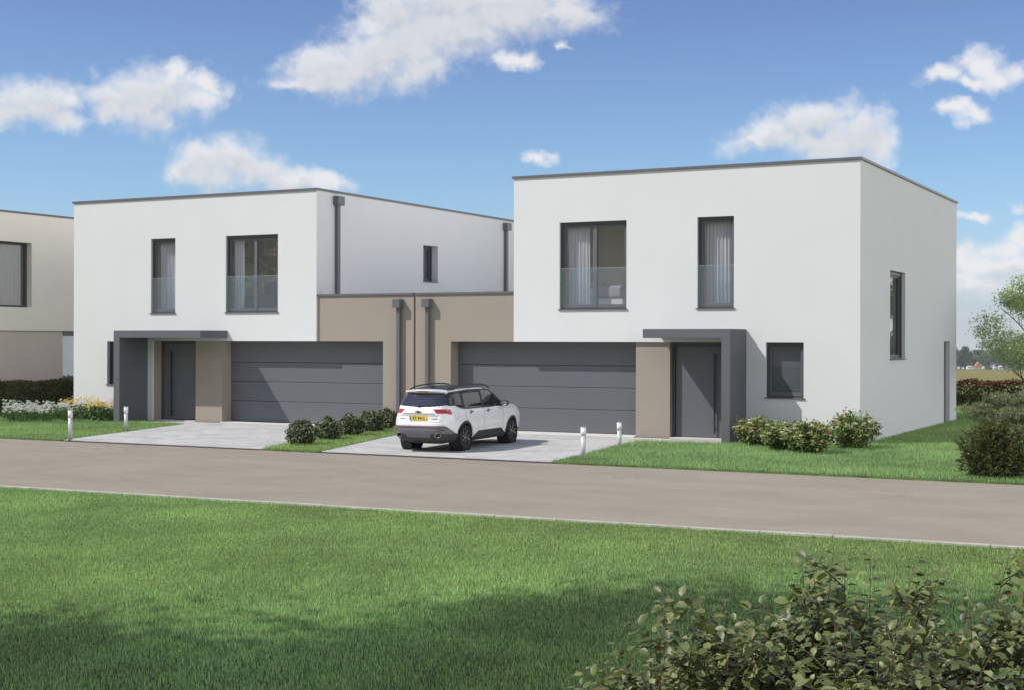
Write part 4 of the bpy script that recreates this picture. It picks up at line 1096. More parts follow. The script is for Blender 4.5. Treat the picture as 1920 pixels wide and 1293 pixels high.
dpos = [(-36.1, 36.9), (-35.5, 35.9), (-34.95, 35.8), (-34.45, 35.75), (-34.0, 35.85), (-33.55, 35.7), (-33.1, 35.85), (-32.75, 35.5), (-34.7, 35.2), (-33.8, 35.2), (-33.3, 35.1), (-32.85, 34.95), (-34.25, 36.0)]
for i, (x, y) in enumerate(dpos):
    flower_plant('y', x + rr.uniform(-.06, .06), y + rr.uniform(-.06, .06) - .05, rr.uniform(.55, .74), 140 + i, DLAB[i], 17)

# ---- trees
def tree(name, x, y, H, cr, seed, label, catg='tree', group=None, leaf=.07, nl=9000, pal=None, bark=M_BARK, trunk=.3, low=.25, spread=1.0, z=0.0, levels=3, clump=.3, ms=1.0, lm=None):
    rr = random.Random(seed); rng = np.random.default_rng(seed)
    t = empty(name, (x, y, z)); tag(t, label, catg, group)
    b = MB(); tips = []
    def grow(p, d, L, r_, lv):
        pts = [p]; rad = [r_]; cur = p.copy(); dd = d.copy(); k = 4
        for i in range(k):
            dd = (dd + Vector((rr.uniform(-.22, .22), rr.uniform(-.22, .22), rr.uniform(-.05, .16)))).normalized()
            cur = cur + dd * (L / k); pts.append(cur.copy()); rad.append(r_ * (1 - .55 * (i + 1) / k))
        b.tube(pts, rad, 8 if lv == 0 else 5)
        if lv >= levels:
            tips.append(pts[-1]); tips.append(pts[2]); return
        nb = 7 if lv == 0 else rr.choice([3, 4])
        for i in range(nb):
            s = rr.uniform(low if lv == 0 else .35, 1.0); idx = min(k - 1, int(s * k)); q_ = pts[idx].lerp(pts[idx + 1], s * k - idx if idx < k else 1)
            a = 2.4 * i + rr.uniform(-.5, .5); el = rr.uniform(.15, .9)
            nd = Vector((math.cos(a) * spread, math.sin(a) * spread, el)).normalized()
            nd = (nd + dd * .35).normalized()
            grow(q_, nd, (cr * .62 if lv == 0 else L * .62) * rr.uniform(.75, 1.15), max(.006, rad[idx] * .5), lv + 1)
        if lv == 0: tips.append(pts[-1])
    grow(Vector((0, 0, -.05)), Vector((rr.uniform(-.05, .05), rr.uniform(-.05, .05), 1)), H * .82, trunk * .5, 0)
    b.build('trunk', bark, t)
    T = np.array([tuple(p) for p in tips]); w_ = rng.uniform(.4, 1.3, len(T)); w_ /= w_.sum()
    idx = rng.choice(len(T), nl, p=w_); sc = (rng.uniform(.5, 1.2, len(T)) * clump)[idx][:, None]
    P = T[idx] + rng.normal(0, 1, (nl, 3)) * sc * np.array([1, 1, .75])
    P[:, 2] = np.maximum(P[:, 2], .15)
    cl = rng.uniform(.75, 1.25, len(T))[idx][:, None]
    D = norm(rdir(rng, nl) + np.array([0, 0, -.15])); N = norm(rdir(rng, nl) + np.array([0, 0, .7]))
    c = pick(rng, nl, pal or [(.07, .12, .03), (.10, .16, .045), (.14, .20, .06), (.05, .09, .025)], .18) * cl
    L = rng.uniform(.7, 1.3, nl) * leaf
    V, Fc, C = leaves(P, D, N, L, L * .62, c)
    np_mesh('crown', V, Fc, lm or M_LEAF, C, t)
    return t
tree('garden_tree', -7.05, 50.5, 4.55, 2.7, 61, 'young light green tree on the right beside the side of the house', leaf=.075, nl=17000, lm=leaf_mat('young_leaf', .5, .45, .35, (1.2, 1.25, .8)), pal=[(.42, .52, .25), (.52, .60, .33), (.33, .43, .19), (.58, .64, .38)], bark=M_GBARK, trunk=.14, low=.04, clump=.21)
# trees behind the viewer whose shade falls on the near lawn
tree('shade_tree', -12.6, 5.4, 10.4, 3.9, 62, 'tall leafy tree left of the viewer, its shade on the middle of the near lawn', leaf=.27, nl=30000, trunk=.45, low=.42, clump=.62)
tree('shade_tree', -16.0, 1.8, 10.8, 3.8, 63, 'tall leafy tree behind the viewer, its shade on the lower left of the near lawn', leaf=.27, nl=30000, trunk=.45, low=.42, clump=.62)
tree('shade_tree', -11.8, 1.2, 10.0, 3.6, 64, 'tall leafy tree behind the viewer, its shade reaching the leafy shrub', leaf=.27, nl=26000, trunk=.42, low=.45, clump=.62)

tree('shade_tree', -19.5, -3.0, 11.5, 4.4, 65, 'tall leafy tree farthest behind the viewer, added to block sky light over the near lawn', leaf=.28, nl=13000, trunk=.5, low=.42, clump=.65)
tree('shade_tree', -10.5, -8.5, 12.0, 4.4, 66, 'tallest leafy tree, added behind the viewer to block sky light', leaf=.28, nl=13000, trunk=.5, low=.42, clump=.65)

# ---- distant treeline with two small buildings
def far_xy(px, dist):
    d = FW * F_PX + RT * (px - CX); d.z = 0; d.normalize(); return d.x * dist, d.y * dist
FARP = [(.075, .105, .045), (.10, .135, .055), (.13, .165, .07), (.06, .085, .045)]
def far_tree(x, y, H, cr, seed, label):
    rng = np.random.default_rng(seed); z = ground_height(x, y)
    t = empty('distant_tree', (x, y, z)); tag(t, label, 'tree', 'distant trees along the edge of the fields')
    MB().tube([(0, 0, -1), (0, 0, H * .5)], [H * .03, H * .015], 6).build('trunk', M_BARK, t)
    nb = 14; cc = rng.normal(0, 1, (nb, 3)) * np.array([cr * .42, cr * .42, H * .20]) + np.array([0, 0, H * .56]); rad = rng.uniform(.28, .5, nb) * cr
    n = 1300; i = rng.integers(0, nb, n); P = cc[i] + rdir(rng, n) * rad[i][:, None] * rng.uniform(.6, 1.05, (n, 1)); P[:, 2] = np.clip(P[:, 2], H * .06, H)
    sh = rng.uniform(.8, 1.25, nb)[i][:, None]
    base = pick(rng, 1, FARP, .1)[0]
    V, Fc, C = leaves(P, rdir(rng, n), norm(rdir(rng, n) + np.array([0, 0, .6])), H * .09, H * .07, np.clip(base * sh * (1 + rng.normal(0, .15, (n, 1))), .01, 1))
    np_mesh('crown', V, Fc, M_LEAF, C, t)
FT = [(1778, 1150, 19, 9), (1801, 1180, 18, 7), (1812, 1230, 13.5, 7), (1822, 1200, 14.5, 8), (1838, 1260, 14, 8), (1853, 1220, 14.5, 9), (1868, 1190, 15.5, 9), (1884, 1240, 16, 9), (1899, 1200, 15, 9), (1915, 1230, 16, 9), (1932, 1190, 17, 9), (1950, 1220, 16, 9), (1972, 1200, 15, 9), (1998, 1220, 17, 10), (2030, 1200, 16, 10)]
FT.sort()
for i, (px, ds, H, cr) in enumerate(FT):
    x, y = far_xy(px, ds); far_tree(x, y, H, cr, 200 + i, 'small far off tree, %s from the left in the treeline beyond the fields' % ORD[i])
def small_house(px, dist, wx, dy, hw, hr_, wm, rmat, label, ang):
    x, y = far_xy(px, dist); z = ground_height(x, y)
    t = empty('farm_building', (x, y, z), R(ang)); tag(t, label, 'building', 'distant farm buildings')
    MB().box(-wx / 2, wx / 2, -dy / 2, dy / 2, -1, hw).build('wall', wm, t)
    b = MB(); o_ = .3
    b.add([(-wx / 2 - o_, -dy / 2 - o_, hw), (wx / 2 + o_, -dy / 2 - o_, hw), (wx / 2 + o_, dy / 2 + o_, hw), (-wx / 2 - o_, dy / 2 + o_, hw), (0, -dy / 2 - o_, hw + hr_), (0, dy / 2 + o_, hw + hr_)], [(0, 1, 4), (3, 5, 2), (0, 4, 5, 3), (1, 2, 5, 4), (0, 3, 2, 1)])
    b.build('roof', rmat, t)
M_FW = mat('far_white', (.75, .75, .73), .9); M_FR = mat('far_tiles', (.45, .19, .12), .9); M_FG = mat('far_grey', (.55, .54, .5), .9)
small_house(1819.5, 1120, 5.2, 4, 2.0, .5, M_FW, M_FW, 'small white shed far off in front of the distant trees', 27)
small_house(1833.5, 1120, 4.2, 6, 2.4, 3.2, mat('far_brick', (.5, .3, .2), .9), M_FR, 'distant orange house with a steep roof before the treeline', 20)
small_house(1866, 1120, 3.0, 4, 1.4, .6, M_FG, M_FW, 'distant low pale building right of the orange house', 27)
small_house(1877, 1130, 3.6, 4, 1.6, 1.2, M_FG, M_FG, 'distant grey barn beside the low pale building', 27)

# ---- dark conifer and the airy pine behind it
def conifer(x, y, r_, h, seed, label):
    t = empty('conifer_shrub', (x, y, 0)); tag(t, label, 'conifer shrub')
    rng = np.random.default_rng(seed); parts = []
    n = 2600
    P, d = lump(rng, n, r_, h * .54, 6, seed, .35, -.92); P[:, 2] = np.maximum(P[:, 2] + h * .42, rng.uniform(.02, .16, n))
    for i in range(n):
        k = 18; u = rng.uniform(0, 1, k)[:, None]; dr = norm((d[i] * .9 + rng.normal(0, .35, 3) + np.array([0, 0, .25]))[None])[0]; L = rng.uniform(.09, .17)
        Q = P[i] + u * dr * L
        D = norm(dr + rdir(rng, k) * .8)
        c = pick(rng, k, [(.05, .06, .018), (.085, .098, .028), (.16, .17, .05), (.06, .06, .02)], .25) * (0.7 + .7 * u)
        parts.append(leaves(Q, D, rdir(rng, k), .045, .014, c))
    V, Fc, C = cat(parts); np_mesh('foliage', V, Fc, M_LEAFD, C, t)
    stems(t, 12, r_ * .4, h * .8, seed)
conifer(-4.50, 29.0, .54, .95, 71, 'dark rounded conifer shrub on the lawn edge at the right')
def pine(x, y, seed, label):
    t = empty('pine_shrub', (x, y, 0)); tag(t, label, 'pine')
    rng = np.random.default_rng(seed); rr = random.Random(seed); b = MB(); pads = []
    b.tube([(0.35, 0, 0), (.25, .05, .35), (.30, .05, .8), (.2, 0, 1.15)], [.05, .045, .035, .02], 8)
    P_ = [(-.75, 0, 1.05), (-.45, .1, 1.42), (.1, .2, 1.50), (.55, .1, 1.38), (-.55, -.2, .80), (-.15, -.2, 1.15), (.35, -.3, 1.02), (.85, 0, 1.1), (-.95, .1, 1.22), (.75, -.3, .72), (1.2, .1, 1.3), (.1, -.4, .85), (-.3, .3, .95), (1.1, .2, .8)]
    for (px, py, pz) in P_:
        m = Vector((.28 + (px - .28) * .45, py * .5, .35 + (pz - .35) * .45))
        b.tube([(.28, .02, .35 + (pz - .35) * .3), m, (px, py, pz - .04)], [.022, .015, .007], 6)
        for j in range(4):
            a = rr.uniform(0, 6.28); b.tube([(m.x * .3 + px * .7, m.y * .3 + py * .7, m.z * .3 + pz * .7 - .02), (px + .2 * math.cos(a), py + .2 * math.sin(a), pz)], [.007, .003], 5)
        pads.append((px, py, pz))
    b.build('branches', M_GBARK, t)
    parts = []
    for p in pads:
        for j in range(120):
            q_ = np.array(p) + rng.normal(0, 1, 3) * np.array([.18, .18, .055]); k = 26
            D = norm(rdir(rng, k) * .9 + np.array([0, 0, .55])); c = pick(rng, k, [(.19, .22, .12), (.25, .28, .16), (.13, .155, .08), (.31, .33, .20)], .2)
            parts.append(leaves(np.repeat(q_[None], k, 0) + rng.normal(0, .015, (k, 3)), D, rdir(rng, k), rng.uniform(.05, .09, k), .010, c))
    V, Fc, C = cat(parts); np_mesh('needles', V, Fc, M_LEAF, C, t)
pine(-4.1, 30.6, 72, 'airy grey green pine with bare grey branches behind the dark conifer')

# ---- leafy shrubs close to the camera
def near_shrub(lat, dist, rx, h, nst, seed, label, ntall=14):
    p = FW * dist + RT * lat
    t = empty('leafy_shrub', (p.x, p.y, 0)); tag(t, label, 'shrub', 'leafy shrubs close to the viewer')
    rng = np.random.default_rng(seed); rr = random.Random(seed); b = MB(); parts = []
    def twig(fn, u0, k, ls):
        us = u0 + (1 - u0) * np.linspace(0, 1, k) ** .85; Q = np.array([fn(u) for u in us]) + rng.normal(0, .004, (k, 3))
        dd = norm(np.array([fn(min(1, u + .03)) - fn(u - .03) for u in us])); aa = np.arange(k) * 2.4 + rng.uniform(0, 6)
        e1 = norm(np.cross(dd, np.array([[0.3, .2, 1.]]) + 1e-3)); e2 = np.cross(dd, e1)
        D = norm(np.cos(aa)[:, None] * e1 + np.sin(aa)[:, None] * e2 + dd * .45 + rng.normal(0, .25, (k, 3))); D[:, 2] = D[:, 2] * .6 - .12; D = norm(D)
        N = norm(np.array([-.25, -.25, 1.]) + rdir(rng, k) * .55)
        L = rng.uniform(.62, 1.2, k) * ls * (1 - .30 * ((us - u0) / max(1e-3, 1 - u0)) ** 3)
        c = pick(rng, k, [(.135, .165, .06), (.175, .205, .08), (.105, .13, .046), (.235, .26, .105), (.08, .10, .038)], .16)
        yl = rng.uniform(0, 1, k) < .02; c[yl] = np.array([.33, .29, .09]); br = rng.uniform(0, 1, k) < .012; c[br] = np.array([.19, .13, .05])
        parts.append(leaves(Q + D * .012, D, N, L, L * .70, c, hexa=True, fold=.16, curl=.16))
    for i in range(nst + ntall):
        tall = i >= nst
        a = rr.uniform(0, 6.28); s = rx * math.sqrt(rr.uniform(.0, .5 if tall else 1.0))
        hh = h * rr.uniform(.86, 1.0) * (1 - .16 * (s / rx) ** 2) + (rr.uniform(.08, .27) if tall else 0)
        bend = rr.uniform(.04, .14); ba = rr.uniform(0, 6.28)
        a0 = np.array([.25 * s * math.cos(a), .25 * s * math.sin(a), 0]); a2 = np.array([s * math.cos(a) * 1.05 + bend * math.cos(ba), s * math.sin(a) * 1.05 + bend * math.sin(ba), hh]); a1 = np.array([s * .8 * math.cos(a) - bend * math.cos(ba), s * .8 * math.sin(a) - bend * math.sin(ba), hh * .6])
        f = lambda u, a0=a0, a1=a1, a2=a2: (1 - u) ** 2 * a0 + 2 * u * (1 - u) * a1 + u ** 2 * a2
        b.tube([tuple(f(u)) for u in (0, .25, .5, .75, .9, 1)], [.008, .006, .0045, .003, .002, .001], 5)
        twig(f, .45, 46, .053)
        for j in range(7 if not tall else 6):
            u = rr.uniform(.55, .93); q0 = f(u); an = rr.uniform(0, 6.28); Lt = rr.uniform(.10, .24)
            q1 = q0 + np.array([math.cos(an) * Lt, math.sin(an) * Lt, rr.uniform(.1, .75) * Lt])
            q1[2] = min(q1[2], h * 1.02 + (.20 if tall else 0))
            g_ = lambda v, q0=q0, q1=q1: q0 + (q1 - q0) * v + np.array([0, 0, .05 * v * (1 - v)])
            b.tube([tuple(q0), tuple(g_(.5)), tuple(q1)], [.003, .002, .001], 4); twig(g_, .15, 13, .053)
    b.build('stems', M_BARK, t)
    V, Fc, C = cat(parts); np_mesh('foliage', V, Fc, M_LEAF2, C, t)
M_LEAF2 = leaf_mat('olive_leaf', 0.42, 0.22, 0.4, (1.15, 1.2, .5))
near_shrub(.72, 5.05, .44, 1.62, 50, 81, 'olive green leafy shrub at the lower edge, leftmost of the close shrubs')
near_shrub(1.24, 5.20, .46, 1.68, 58, 82, 'olive green leafy shrub at the lower edge, between its two neighbours')
near_shrub(1.70, 5.30, .42, 1.63, 50, 83, 'olive green leafy shrub in the lower right corner')
near_shrub(.46, 4.9, .16, 1.46, 10, 84, 'small sparse leafy shrub left of the three dense close shrubs', 1)
near_shrub(1.08, 4.45, .42, 1.60, 50, 85, 'olive green leafy shrub closest to the viewer at the bottom edge')

# ================================================================== CAR
# local axes: X to the car's right, Y forward, Z up; origin on the ground below the rear axle
CS, CL = 0.877, 1.035
Zk = [.26, .34, .45, .60, .75, .85, .95, 1.05, 1.10, 1.18, 1.25, 1.35, 1.45, 1.55, 1.62, 1.66, 1.70, 1.73, 1.745]
Rk = [-.70, -.84, -.92, -.965, -.965, -.945, -.935, -.925, -.91, -.87, -.83, -.765, -.70, -.62, -.55, -.42, -.10, .35, .9]
Fk = [3.48, 3.58, 3.65, 3.69, 3.68, 3.66, 3.62, 3.52, 3.40, 2.86, 2.62, 2.44, 2.29, 2.13, 1.98, 1.85, 1.68, 1.4, 1.1]
Wk = [.80, .855, .885, .905, .912, .915, .905, .888, .87, .835, .81, .77, .73, .685, .64, .60, .52, .36, .05]
Nk = [5.5, 5.5, 5.5, 5.5, 5.5, 5.5, 5.2, 5.0, 5.0, 5.2, 5.4, 5.4, 5.4, 5.2, 5, 4.6, 4, 3.2, 2.4]
def cz(z, K): return np.interp(z, Zk, K)
def smooth_k(K):
    return K
def side_w(l, z):
    """half width of the car skin at length l, height z (nominal metres)"""
    r_, f_, w_, n_ = cz(z, Rk), cz(z, Fk), cz(z, Wk), cz(z, Nk)
    a = np.clip(np.abs((l - (r_ + f_) / 2) / ((f_ - r_) / 2)), 0, .99999)
    w_ = w_ + .014 * np.exp(-((z - 1.03) / .035) ** 2) - .012 * np.exp(-((z - .62) / .10) ** 2)
    return w_ * (1 - a ** n_) ** (1 / n_)
def rear_l(w, z):
    r_, f_, w_, n_ = cz(z, Rk), cz(z, Fk), cz(z, Wk), cz(z, Nk)
    b = np.clip(np.abs(w) / w_, 0, .9999)
    l = (r_ + f_) / 2 - (f_ - r_) / 2 * (1 - b ** n_) ** (1 / n_)
    rec = np.clip((.60 - np.abs(w)) / .05, 0, 1) * np.clip((z - .80) / .03, 0, 1) * np.clip((1.00 - z) / .03, 0, 1)
    return l + rec * .022
def fin(l, w, z): return (w * CS, l * CL, z * CS)
WHEELS = [(0.0, .35), (2.74, .35)]
def inpoly(l, z, poly):
    return inside(np.asarray(l, float), np.asarray(z, float), poly)
DLO = [(2.55, 1.125), (2.02, 1.56), (1.62, 1.632), (.6, 1.642), (-.30, 1.60), (-.72, 1.535), (-.95, 1.235), (-.40, 1.235), (-.16, 1.15), (.1, 1.125)]
G1 = [(2.28, 1.15), (1.95, 1.475), (1.62, 1.585), (1.22, 1.605), (1.10, 1.15)]
G2 = [(1.00, 1.15), (1.11, 1.605), (.55, 1.61), (.14, 1.585), (.06, 1.155)]
G3 = [(-.06, 1.19), (0.02, 1.575), (-.42, 1.525), (-.64, 1.28), (-.36, 1.262), (-.13, 1.19)]
def build_car():
    car = empty('parked_car', (-17.469, 29.716, 0.001), .079)
    tag(car, 'white compact SUV with black roof parked on the right driveway, seen from behind', 'car')
    M_PAINT = mat('white_paint', (0.80, 0.805, 0.81), .28, coat=.7, spec=.5)
    M_BKP = mat('black_gloss', (0.015, 0.015, 0.017), .15, coat=.5)
    M_ROOFB = mat('black_roof', (0.022, 0.022, 0.025), .42, spec=.35)
    M_CLAD = mat('black_cladding', (0.035, 0.036, 0.038), .6, bump=.15, bscale=200)
    M_GREY = mat('grey_bumper', (0.15, 0.155, 0.165), .55)
    M_GLS = mat('tinted_glass', (0.012, 0.013, 0.016), .03, spec=1.0)
    M_GLR = mat('tinted_rear_glass', (0.030, 0.034, 0.045), .06, spec=.9)
    M_RED = mat('red_lamp', (0.40, 0.02, 0.025), .12, coat=.8)
    M_REDD = mat('dark_red_strip', (0.16, 0.02, 0.025), .4)
    M_CHR = mat('dark_chrome', (0.28, 0.28, 0.29), .2, metal=.9)
    M_SIL = mat('satin_silver', (0.45, 0.46, 0.47), .3, metal=.8)
    zs = np.unique(np.concatenate([np.linspace(.26, 1.10, 84), np.linspace(1.10, 1.62, 52), np.linspace(1.62, 1.72, 22), np.linspace(1.72, 1.745, 12)]))
    nt = 640
    # points evenly spread round each outline
    tt = np.linspace(0, 2 * np.pi, 6000, endpoint=False)
    rows = []
    for z in zs:
        r_, f_, n_ = cz(z, Rk), cz(z, Fk), cz(z, Nk)
        c, s = np.cos(tt), np.sin(tt)
        l = (r_ + f_) / 2 + (f_ - r_) / 2 * np.sign(c) * np.abs(c) ** (2 / n_)
        w = cz(z, Wk) * np.sign(s) * np.abs(s) ** (2 / n_)
        d = np.hypot(np.diff(np.append(l, l[0])), np.diff(np.append(w, w[0]))); cum = np.concatenate([[0], np.cumsum(d)])
        u = np.linspace(0, cum[-1], nt, endpoint=False)
        l = np.interp(u, cum, np.append(l, l[0])); w = np.interp(u, cum, np.append(w, w[0]))
        a = (l - (r_ + f_) / 2) / ((f_ - r_) / 2); b = w / cz(z, Wk)
        side = np.abs(b) > .9
        w = w + np.sign(w) * (.014 * math.exp(-((z - 1.03) / .035) ** 2) - .012 * math.exp(-((z - .62) / .10) ** 2)) * np.clip((np.abs(b) - .8) / .15, 0, 1)
        rear = (a < -.8)
        rec = np.clip((.60 - np.abs(w)) / .05, 0, 1) * np.clip((z - .80) / .03, 0, 1) * np.clip((1.00 - z) / .03, 0, 1)
        l = l + np.where(rear, rec * .022, 0)
        rows.append(np.stack([l, w, np.full(nt, z)], 1))
    P = np.array(rows)                                   # (nz, nt, 3) nominal l, w, z
    nz = len(zs)
    Pc = (P[:-1] + P[1:]) / 2; Pc = (Pc + np.roll(Pc, -1, 1)) / 2
    l, w, z = Pc[..., 0], Pc[..., 1], Pc[..., 2]
    r_, f_, w_ = cz(z, Rk), cz(z, Fk), cz(z, Wk)
    a = (l - (r_ + f_) / 2) / ((f_ - r_) / 2); b = w / w_
    side = np.abs(b) >= np.abs(a) * .985; rear = (~side) & (a < 0); front = (~side) & (a > 0)
    cls = np.zeros(l.shape, int)                         # 0 body
    Yf, Zf = l * CL, z * CS
    dists = [np.hypot(Yf - wl * CL, Zf - wz * CS) for wl, wz in WHEELS]
    dm = np.minimum(*dists)
    sidey = np.abs(w) > .55
    # grey rear bumper with a diagonal edge running down to the arch
    bump = (l < -.30) & (z < .72) & (z < .72 - np.clip(l + .84, 0, 1) * .55)
    cls[bump & (z > .50)] = 1
    cls[bump & (z <= .50)] = 2
    sill = sidey & (l > .30) & (l < 2.5) & (z < .30 + .20 * np.clip(np.minimum((l - .36) / .35, (2.40 - l) / .35), 0, 1))
    cls[sill] = 2
    cls[(z < .44) & (l > 2.9)] = 2
    cls[sidey & (dm < .412)] = 2
    strip = (l < -.42) & (z > .650) & (z < .674) & bump & (np.abs(w) < .88)
    cls[strip] = 3
    flat = l.ravel(), z.ravel()
    dlo = inpoly(*flat, DLO).reshape(l.shape) & side & sidey
    dlo |= (side | rear) & (l < -.45) & (z > 1.25) & (z < 1.565)
    cls[dlo] = 4
    for G in (G1, G2, G3):
        cls[inpoly(*flat, G).reshape(l.shape) & side & sidey] = 5
    rw = rear & (z > 1.205 + .05 * (np.abs(w) / .7) ** 2) & (z < 1.56) & (np.abs(w) < .76 - (z - 1.2) * .30)
    cls[rw] = 6
    cls[front & (z > 1.135) & (z < 1.645) & (np.abs(w) < w_ * .93)] = 5
    lampz = 1.04 - .05 * np.clip((np.abs(w) - .70) / .15, 0, 1)
    lamp = (l < -.58) & (z > lampz) & (z < 1.15) & (np.abs(w) > .42 + (1.15 - z) * 1.0)
    cls[lamp & (w > 0)] = 7; cls[lamp & (w < 0)] = 8
    cls[(z > 1.640) & (np.abs(w) < .585) & (l > -.38)] = 9
    cls[sidey & (dm < .352) & (np.abs(a) < .99)] = -1
    nrm = np.zeros_like(P)
    du = np.roll(P, -1, 1) - np.roll(P, 1, 1); dv = np.gradient(P, axis=0)
    nrm = np.cross(du, dv); nrm /= np.maximum(np.linalg.norm(nrm, axis=2, keepdims=True), 1e-9)
    cen = np.array([1.3, 0, .9]); sg = np.sign(((P - cen) * nrm).sum(2).mean()); nrm *= sg
    names = {0: ('body', M_PAINT, 0), 1: ('rear_bumper', M_GREY, .004), 2: ('cladding', M_CLAD, .007), 3: ('reflector_strip', M_REDD, .008), 4: ('window_trim', mat('trim_black', (.02, .02, .022), .5), -.002),
             5: ('side_window', M_GLS, -.005), 6: ('rear_window', M_GLR, .002), 7: ('tail_light', M_RED, .007), 8: ('tail_light', M_RED, .007), 9: ('roof', M_ROOFB, .002)}
    idx = np.arange(nz * nt).reshape(nz, nt)
    q0 = idx[:-1]; q1 = np.roll(idx, -1, 1)[:-1]; q2 = np.roll(idx, -1, 1)[1:]; q3 = idx[1:]
    Q = np.stack([q0, q1, q2, q3], -1).reshape(-1, 4); cf = cls.ravel()
    parts = {}
    for k, (nm, m_, off) in names.items():
        F = Q[cf == k]
        if not len(F): continue
        V = (P + nrm * off).reshape(-1, 3)
        u, inv = np.unique(F.ravel(), return_inverse=True)
        Vn = V[u]; Vn = np.stack([Vn[:, 1] * CS, Vn[:, 0] * CL, Vn[:, 2] * CS], 1)
        parts[k] = np_mesh(nm, Vn, inv.reshape(-1, 4), m_, parent=car, smooth=True)
    body = parts[0]
    cap = P[-1]; Vn = np.stack([cap[:, 1] * CS, cap[:, 0] * CL, cap[:, 2] * CS + .001], 1)
    o = MB().add(Vn.tolist(), [tuple(range(nt))], 0, True).build('roof_panel', M_ROOFB, parts[9])
    # underbody and wheel wells
    b = MB(); b.box(-.56 * CS, .56 * CS, -.72 * CL, 3.45 * CL, .20, .50); b.box(-.84 * CS, .84 * CS, .50 * CL, 2.3 * CL, .215, .45)
    for wl, wz in WHEELS:
        for sx in (-1, 1): b.lathe([(.37, sx * .50), (.37, sx * .775)], c=(0, wl * CL, wz * CS), axis='X', seg=40)
    b.build('underbody', M_BLACK, car)
    # wheels
    wr = .35 * CS
    for wl, wz in WHEELS:
        for sx in (-1, 1):
            wh = empty('wheel', (sx * .705, wl * CL, wr)); wh.parent = car
            if sx < 0: wh.rotation_euler = (0, 0, math.pi)
            ro = .215; T = .095
            MB().lathe([(ro, -T * 1.0), (wr - .03, -T), (wr - .008, -T * .8), (wr, -T * .55), (wr, T * .55), (wr - .008, T * .82), (wr - .03, T), (ro + .02, T * 1.02), (ro, T * .9)], axis='X', seg=48).build('tyre', M_BLACK, wh)
            rim = MB(); rim.lathe([(0, .02), (.08, .025), (ro - .02, .01), (ro - .008, .07), (ro, .085), (ro + .004, .08), (ro, -.09)], axis='X', seg=48)
            ri = rim.build('rim', M_BKP, wh)
            sp = MB()
            for k in range(5):
                for dk in (-.17, .17):
                    t0 = 2 * math.pi * k / 5 + dk * .55; t1 = 2 * math.pi * k / 5 + dk * 1.5
                    p0 = Vector((.060, .035 * math.cos(t0), .035 * math.sin(t0))); p1 = Vector((.078, (ro - .006) * math.cos(t1), (ro - .006) * math.sin(t1)))
                    e = Vector((0, -(p1 - p0).z, (p1 - p0).y)).normalized()
                    sp.add([p0 - e * .009, p0 + e * .009, p1 + e * .014, p1 - e * .014, p0 - e * .009 - Vector((.03, 0, 0)), p0 + e * .009 - Vector((.03, 0, 0)), p1 + e * .014 - Vector((.03, 0, 0)), p1 - e * .014 - Vector((.03, 0, 0))],
                           [(0, 1, 2, 3), (0, 4, 5, 1), (1, 5, 6, 2), (2, 6, 7, 3), (3, 7, 4, 0)], k % 2 * 0 + (1 if dk > 0 else 0))
            sp.lathe([(0, .075), (.026, .072), (.034, .05), (.034, .02)], axis='X', seg=20)
            sp.build('spokes', [M_CHR, M_BKP], wh)
    # roof rails, fin, spoiler
    for sx in (-1, 1):
        pts = []
        for l_ in np.linspace(-.42, 1.95, 16):
            zz = np.interp(l_, [-.42, -.1, .35, .9, 1.4, 1.68, 1.95], [1.66, 1.70, 1.73, 1.745, 1.73, 1.70, 1.635])
            lift = .030 * min(1, (l_ + .42) / .22, (1.95 - l_) / .25)
            pts.append(fin(l_, sx * (.575 - .02 * abs(l_ - .8)), zz + lift))
        MB().tube(pts, .017, 8).build('roof_rail', M_CLAD, car)
    b = MB(); n_ = 25; V = []
    for i in range(n_):
        w0 = -0.60 + 1.20 * i / (n_ - 1); e = (abs(w0) / .60) ** 3
        lt = -.69 + .12 * e; zt = 1.648 - .026 * e
        V += [fin(-.36, w0, zt + .022 - .012 * e), fin(lt, w0 * .985, zt), fin(lt + .01, w0 * .985, zt - .045), fin(-.50, w0 * .97, zt - .075)]
    Fs = []
    for i in range(n_ - 1):
        for k in range(3): Fs.append((i * 4 + k, (i + 1) * 4 + k, (i + 1) * 4 + k + 1, i * 4 + k + 1))
    Fs += [(0, 1, 2, 3), tuple((n_ - 1) * 4 + k for k in (3, 2, 1, 0))]
    sp = b.add(V, Fs, 0, True).build('rear_spoiler', M_PAINT, car); bv = sp.modifiers.new('bevel', 'BEVEL'); bv.width = .006; bv.segments = 2; bv.limit_method = 'ANGLE'
    x0, y0, z0 = fin(-.688, 0, 1.612)
    MB().box(-.14, .14, y0 - .002, y0 + .01, z0 - .006, z0 + .01).build('brake_lamp', M_REDD, sp)
    b = MB(); b.add([fin(-.28, -.012, 1.67), fin(-.05, -.012, 1.70), fin(-.05, .012, 1.70), fin(-.28, .012, 1.67), fin(-.26, 0, 1.745), fin(-.20, 0, 1.75)], [(0, 1, 5, 4), (3, 4, 5, 2), (0, 4, 3), (1, 2, 5)]); b.build('antenna', M_CLAD, car)
    # ribbons laid on the skin
    def side_strip(name, path, wd, m_, sx=1, off=.004, parent=car, closed=False):
        b = MB(); V = []
        path = list(path)
        for i, (l_, z_) in enumerate(path):
            a_ = path[max(0, i - 1)]; c_ = path[min(len(path) - 1, i + 1)]
            d_ = Vector((c_[0] - a_[0], c_[1] - a_[1])).normalized(); nx, nz_ = -d_.y, d_.x
            for s_ in (-1, 1):
                ll, zz = l_ + nx * wd * s_ / 2, z_ + nz_ * wd * s_ / 2
                V.append(fin(ll, sx * (float(side_w(ll, zz)) + off), zz))
        b.add(V, [(2 * i, 2 * i + 1, 2 * i + 3, 2 * i + 2) for i in range(len(path) - 1)], 0, True)
        return b.build(name, m_, parent)
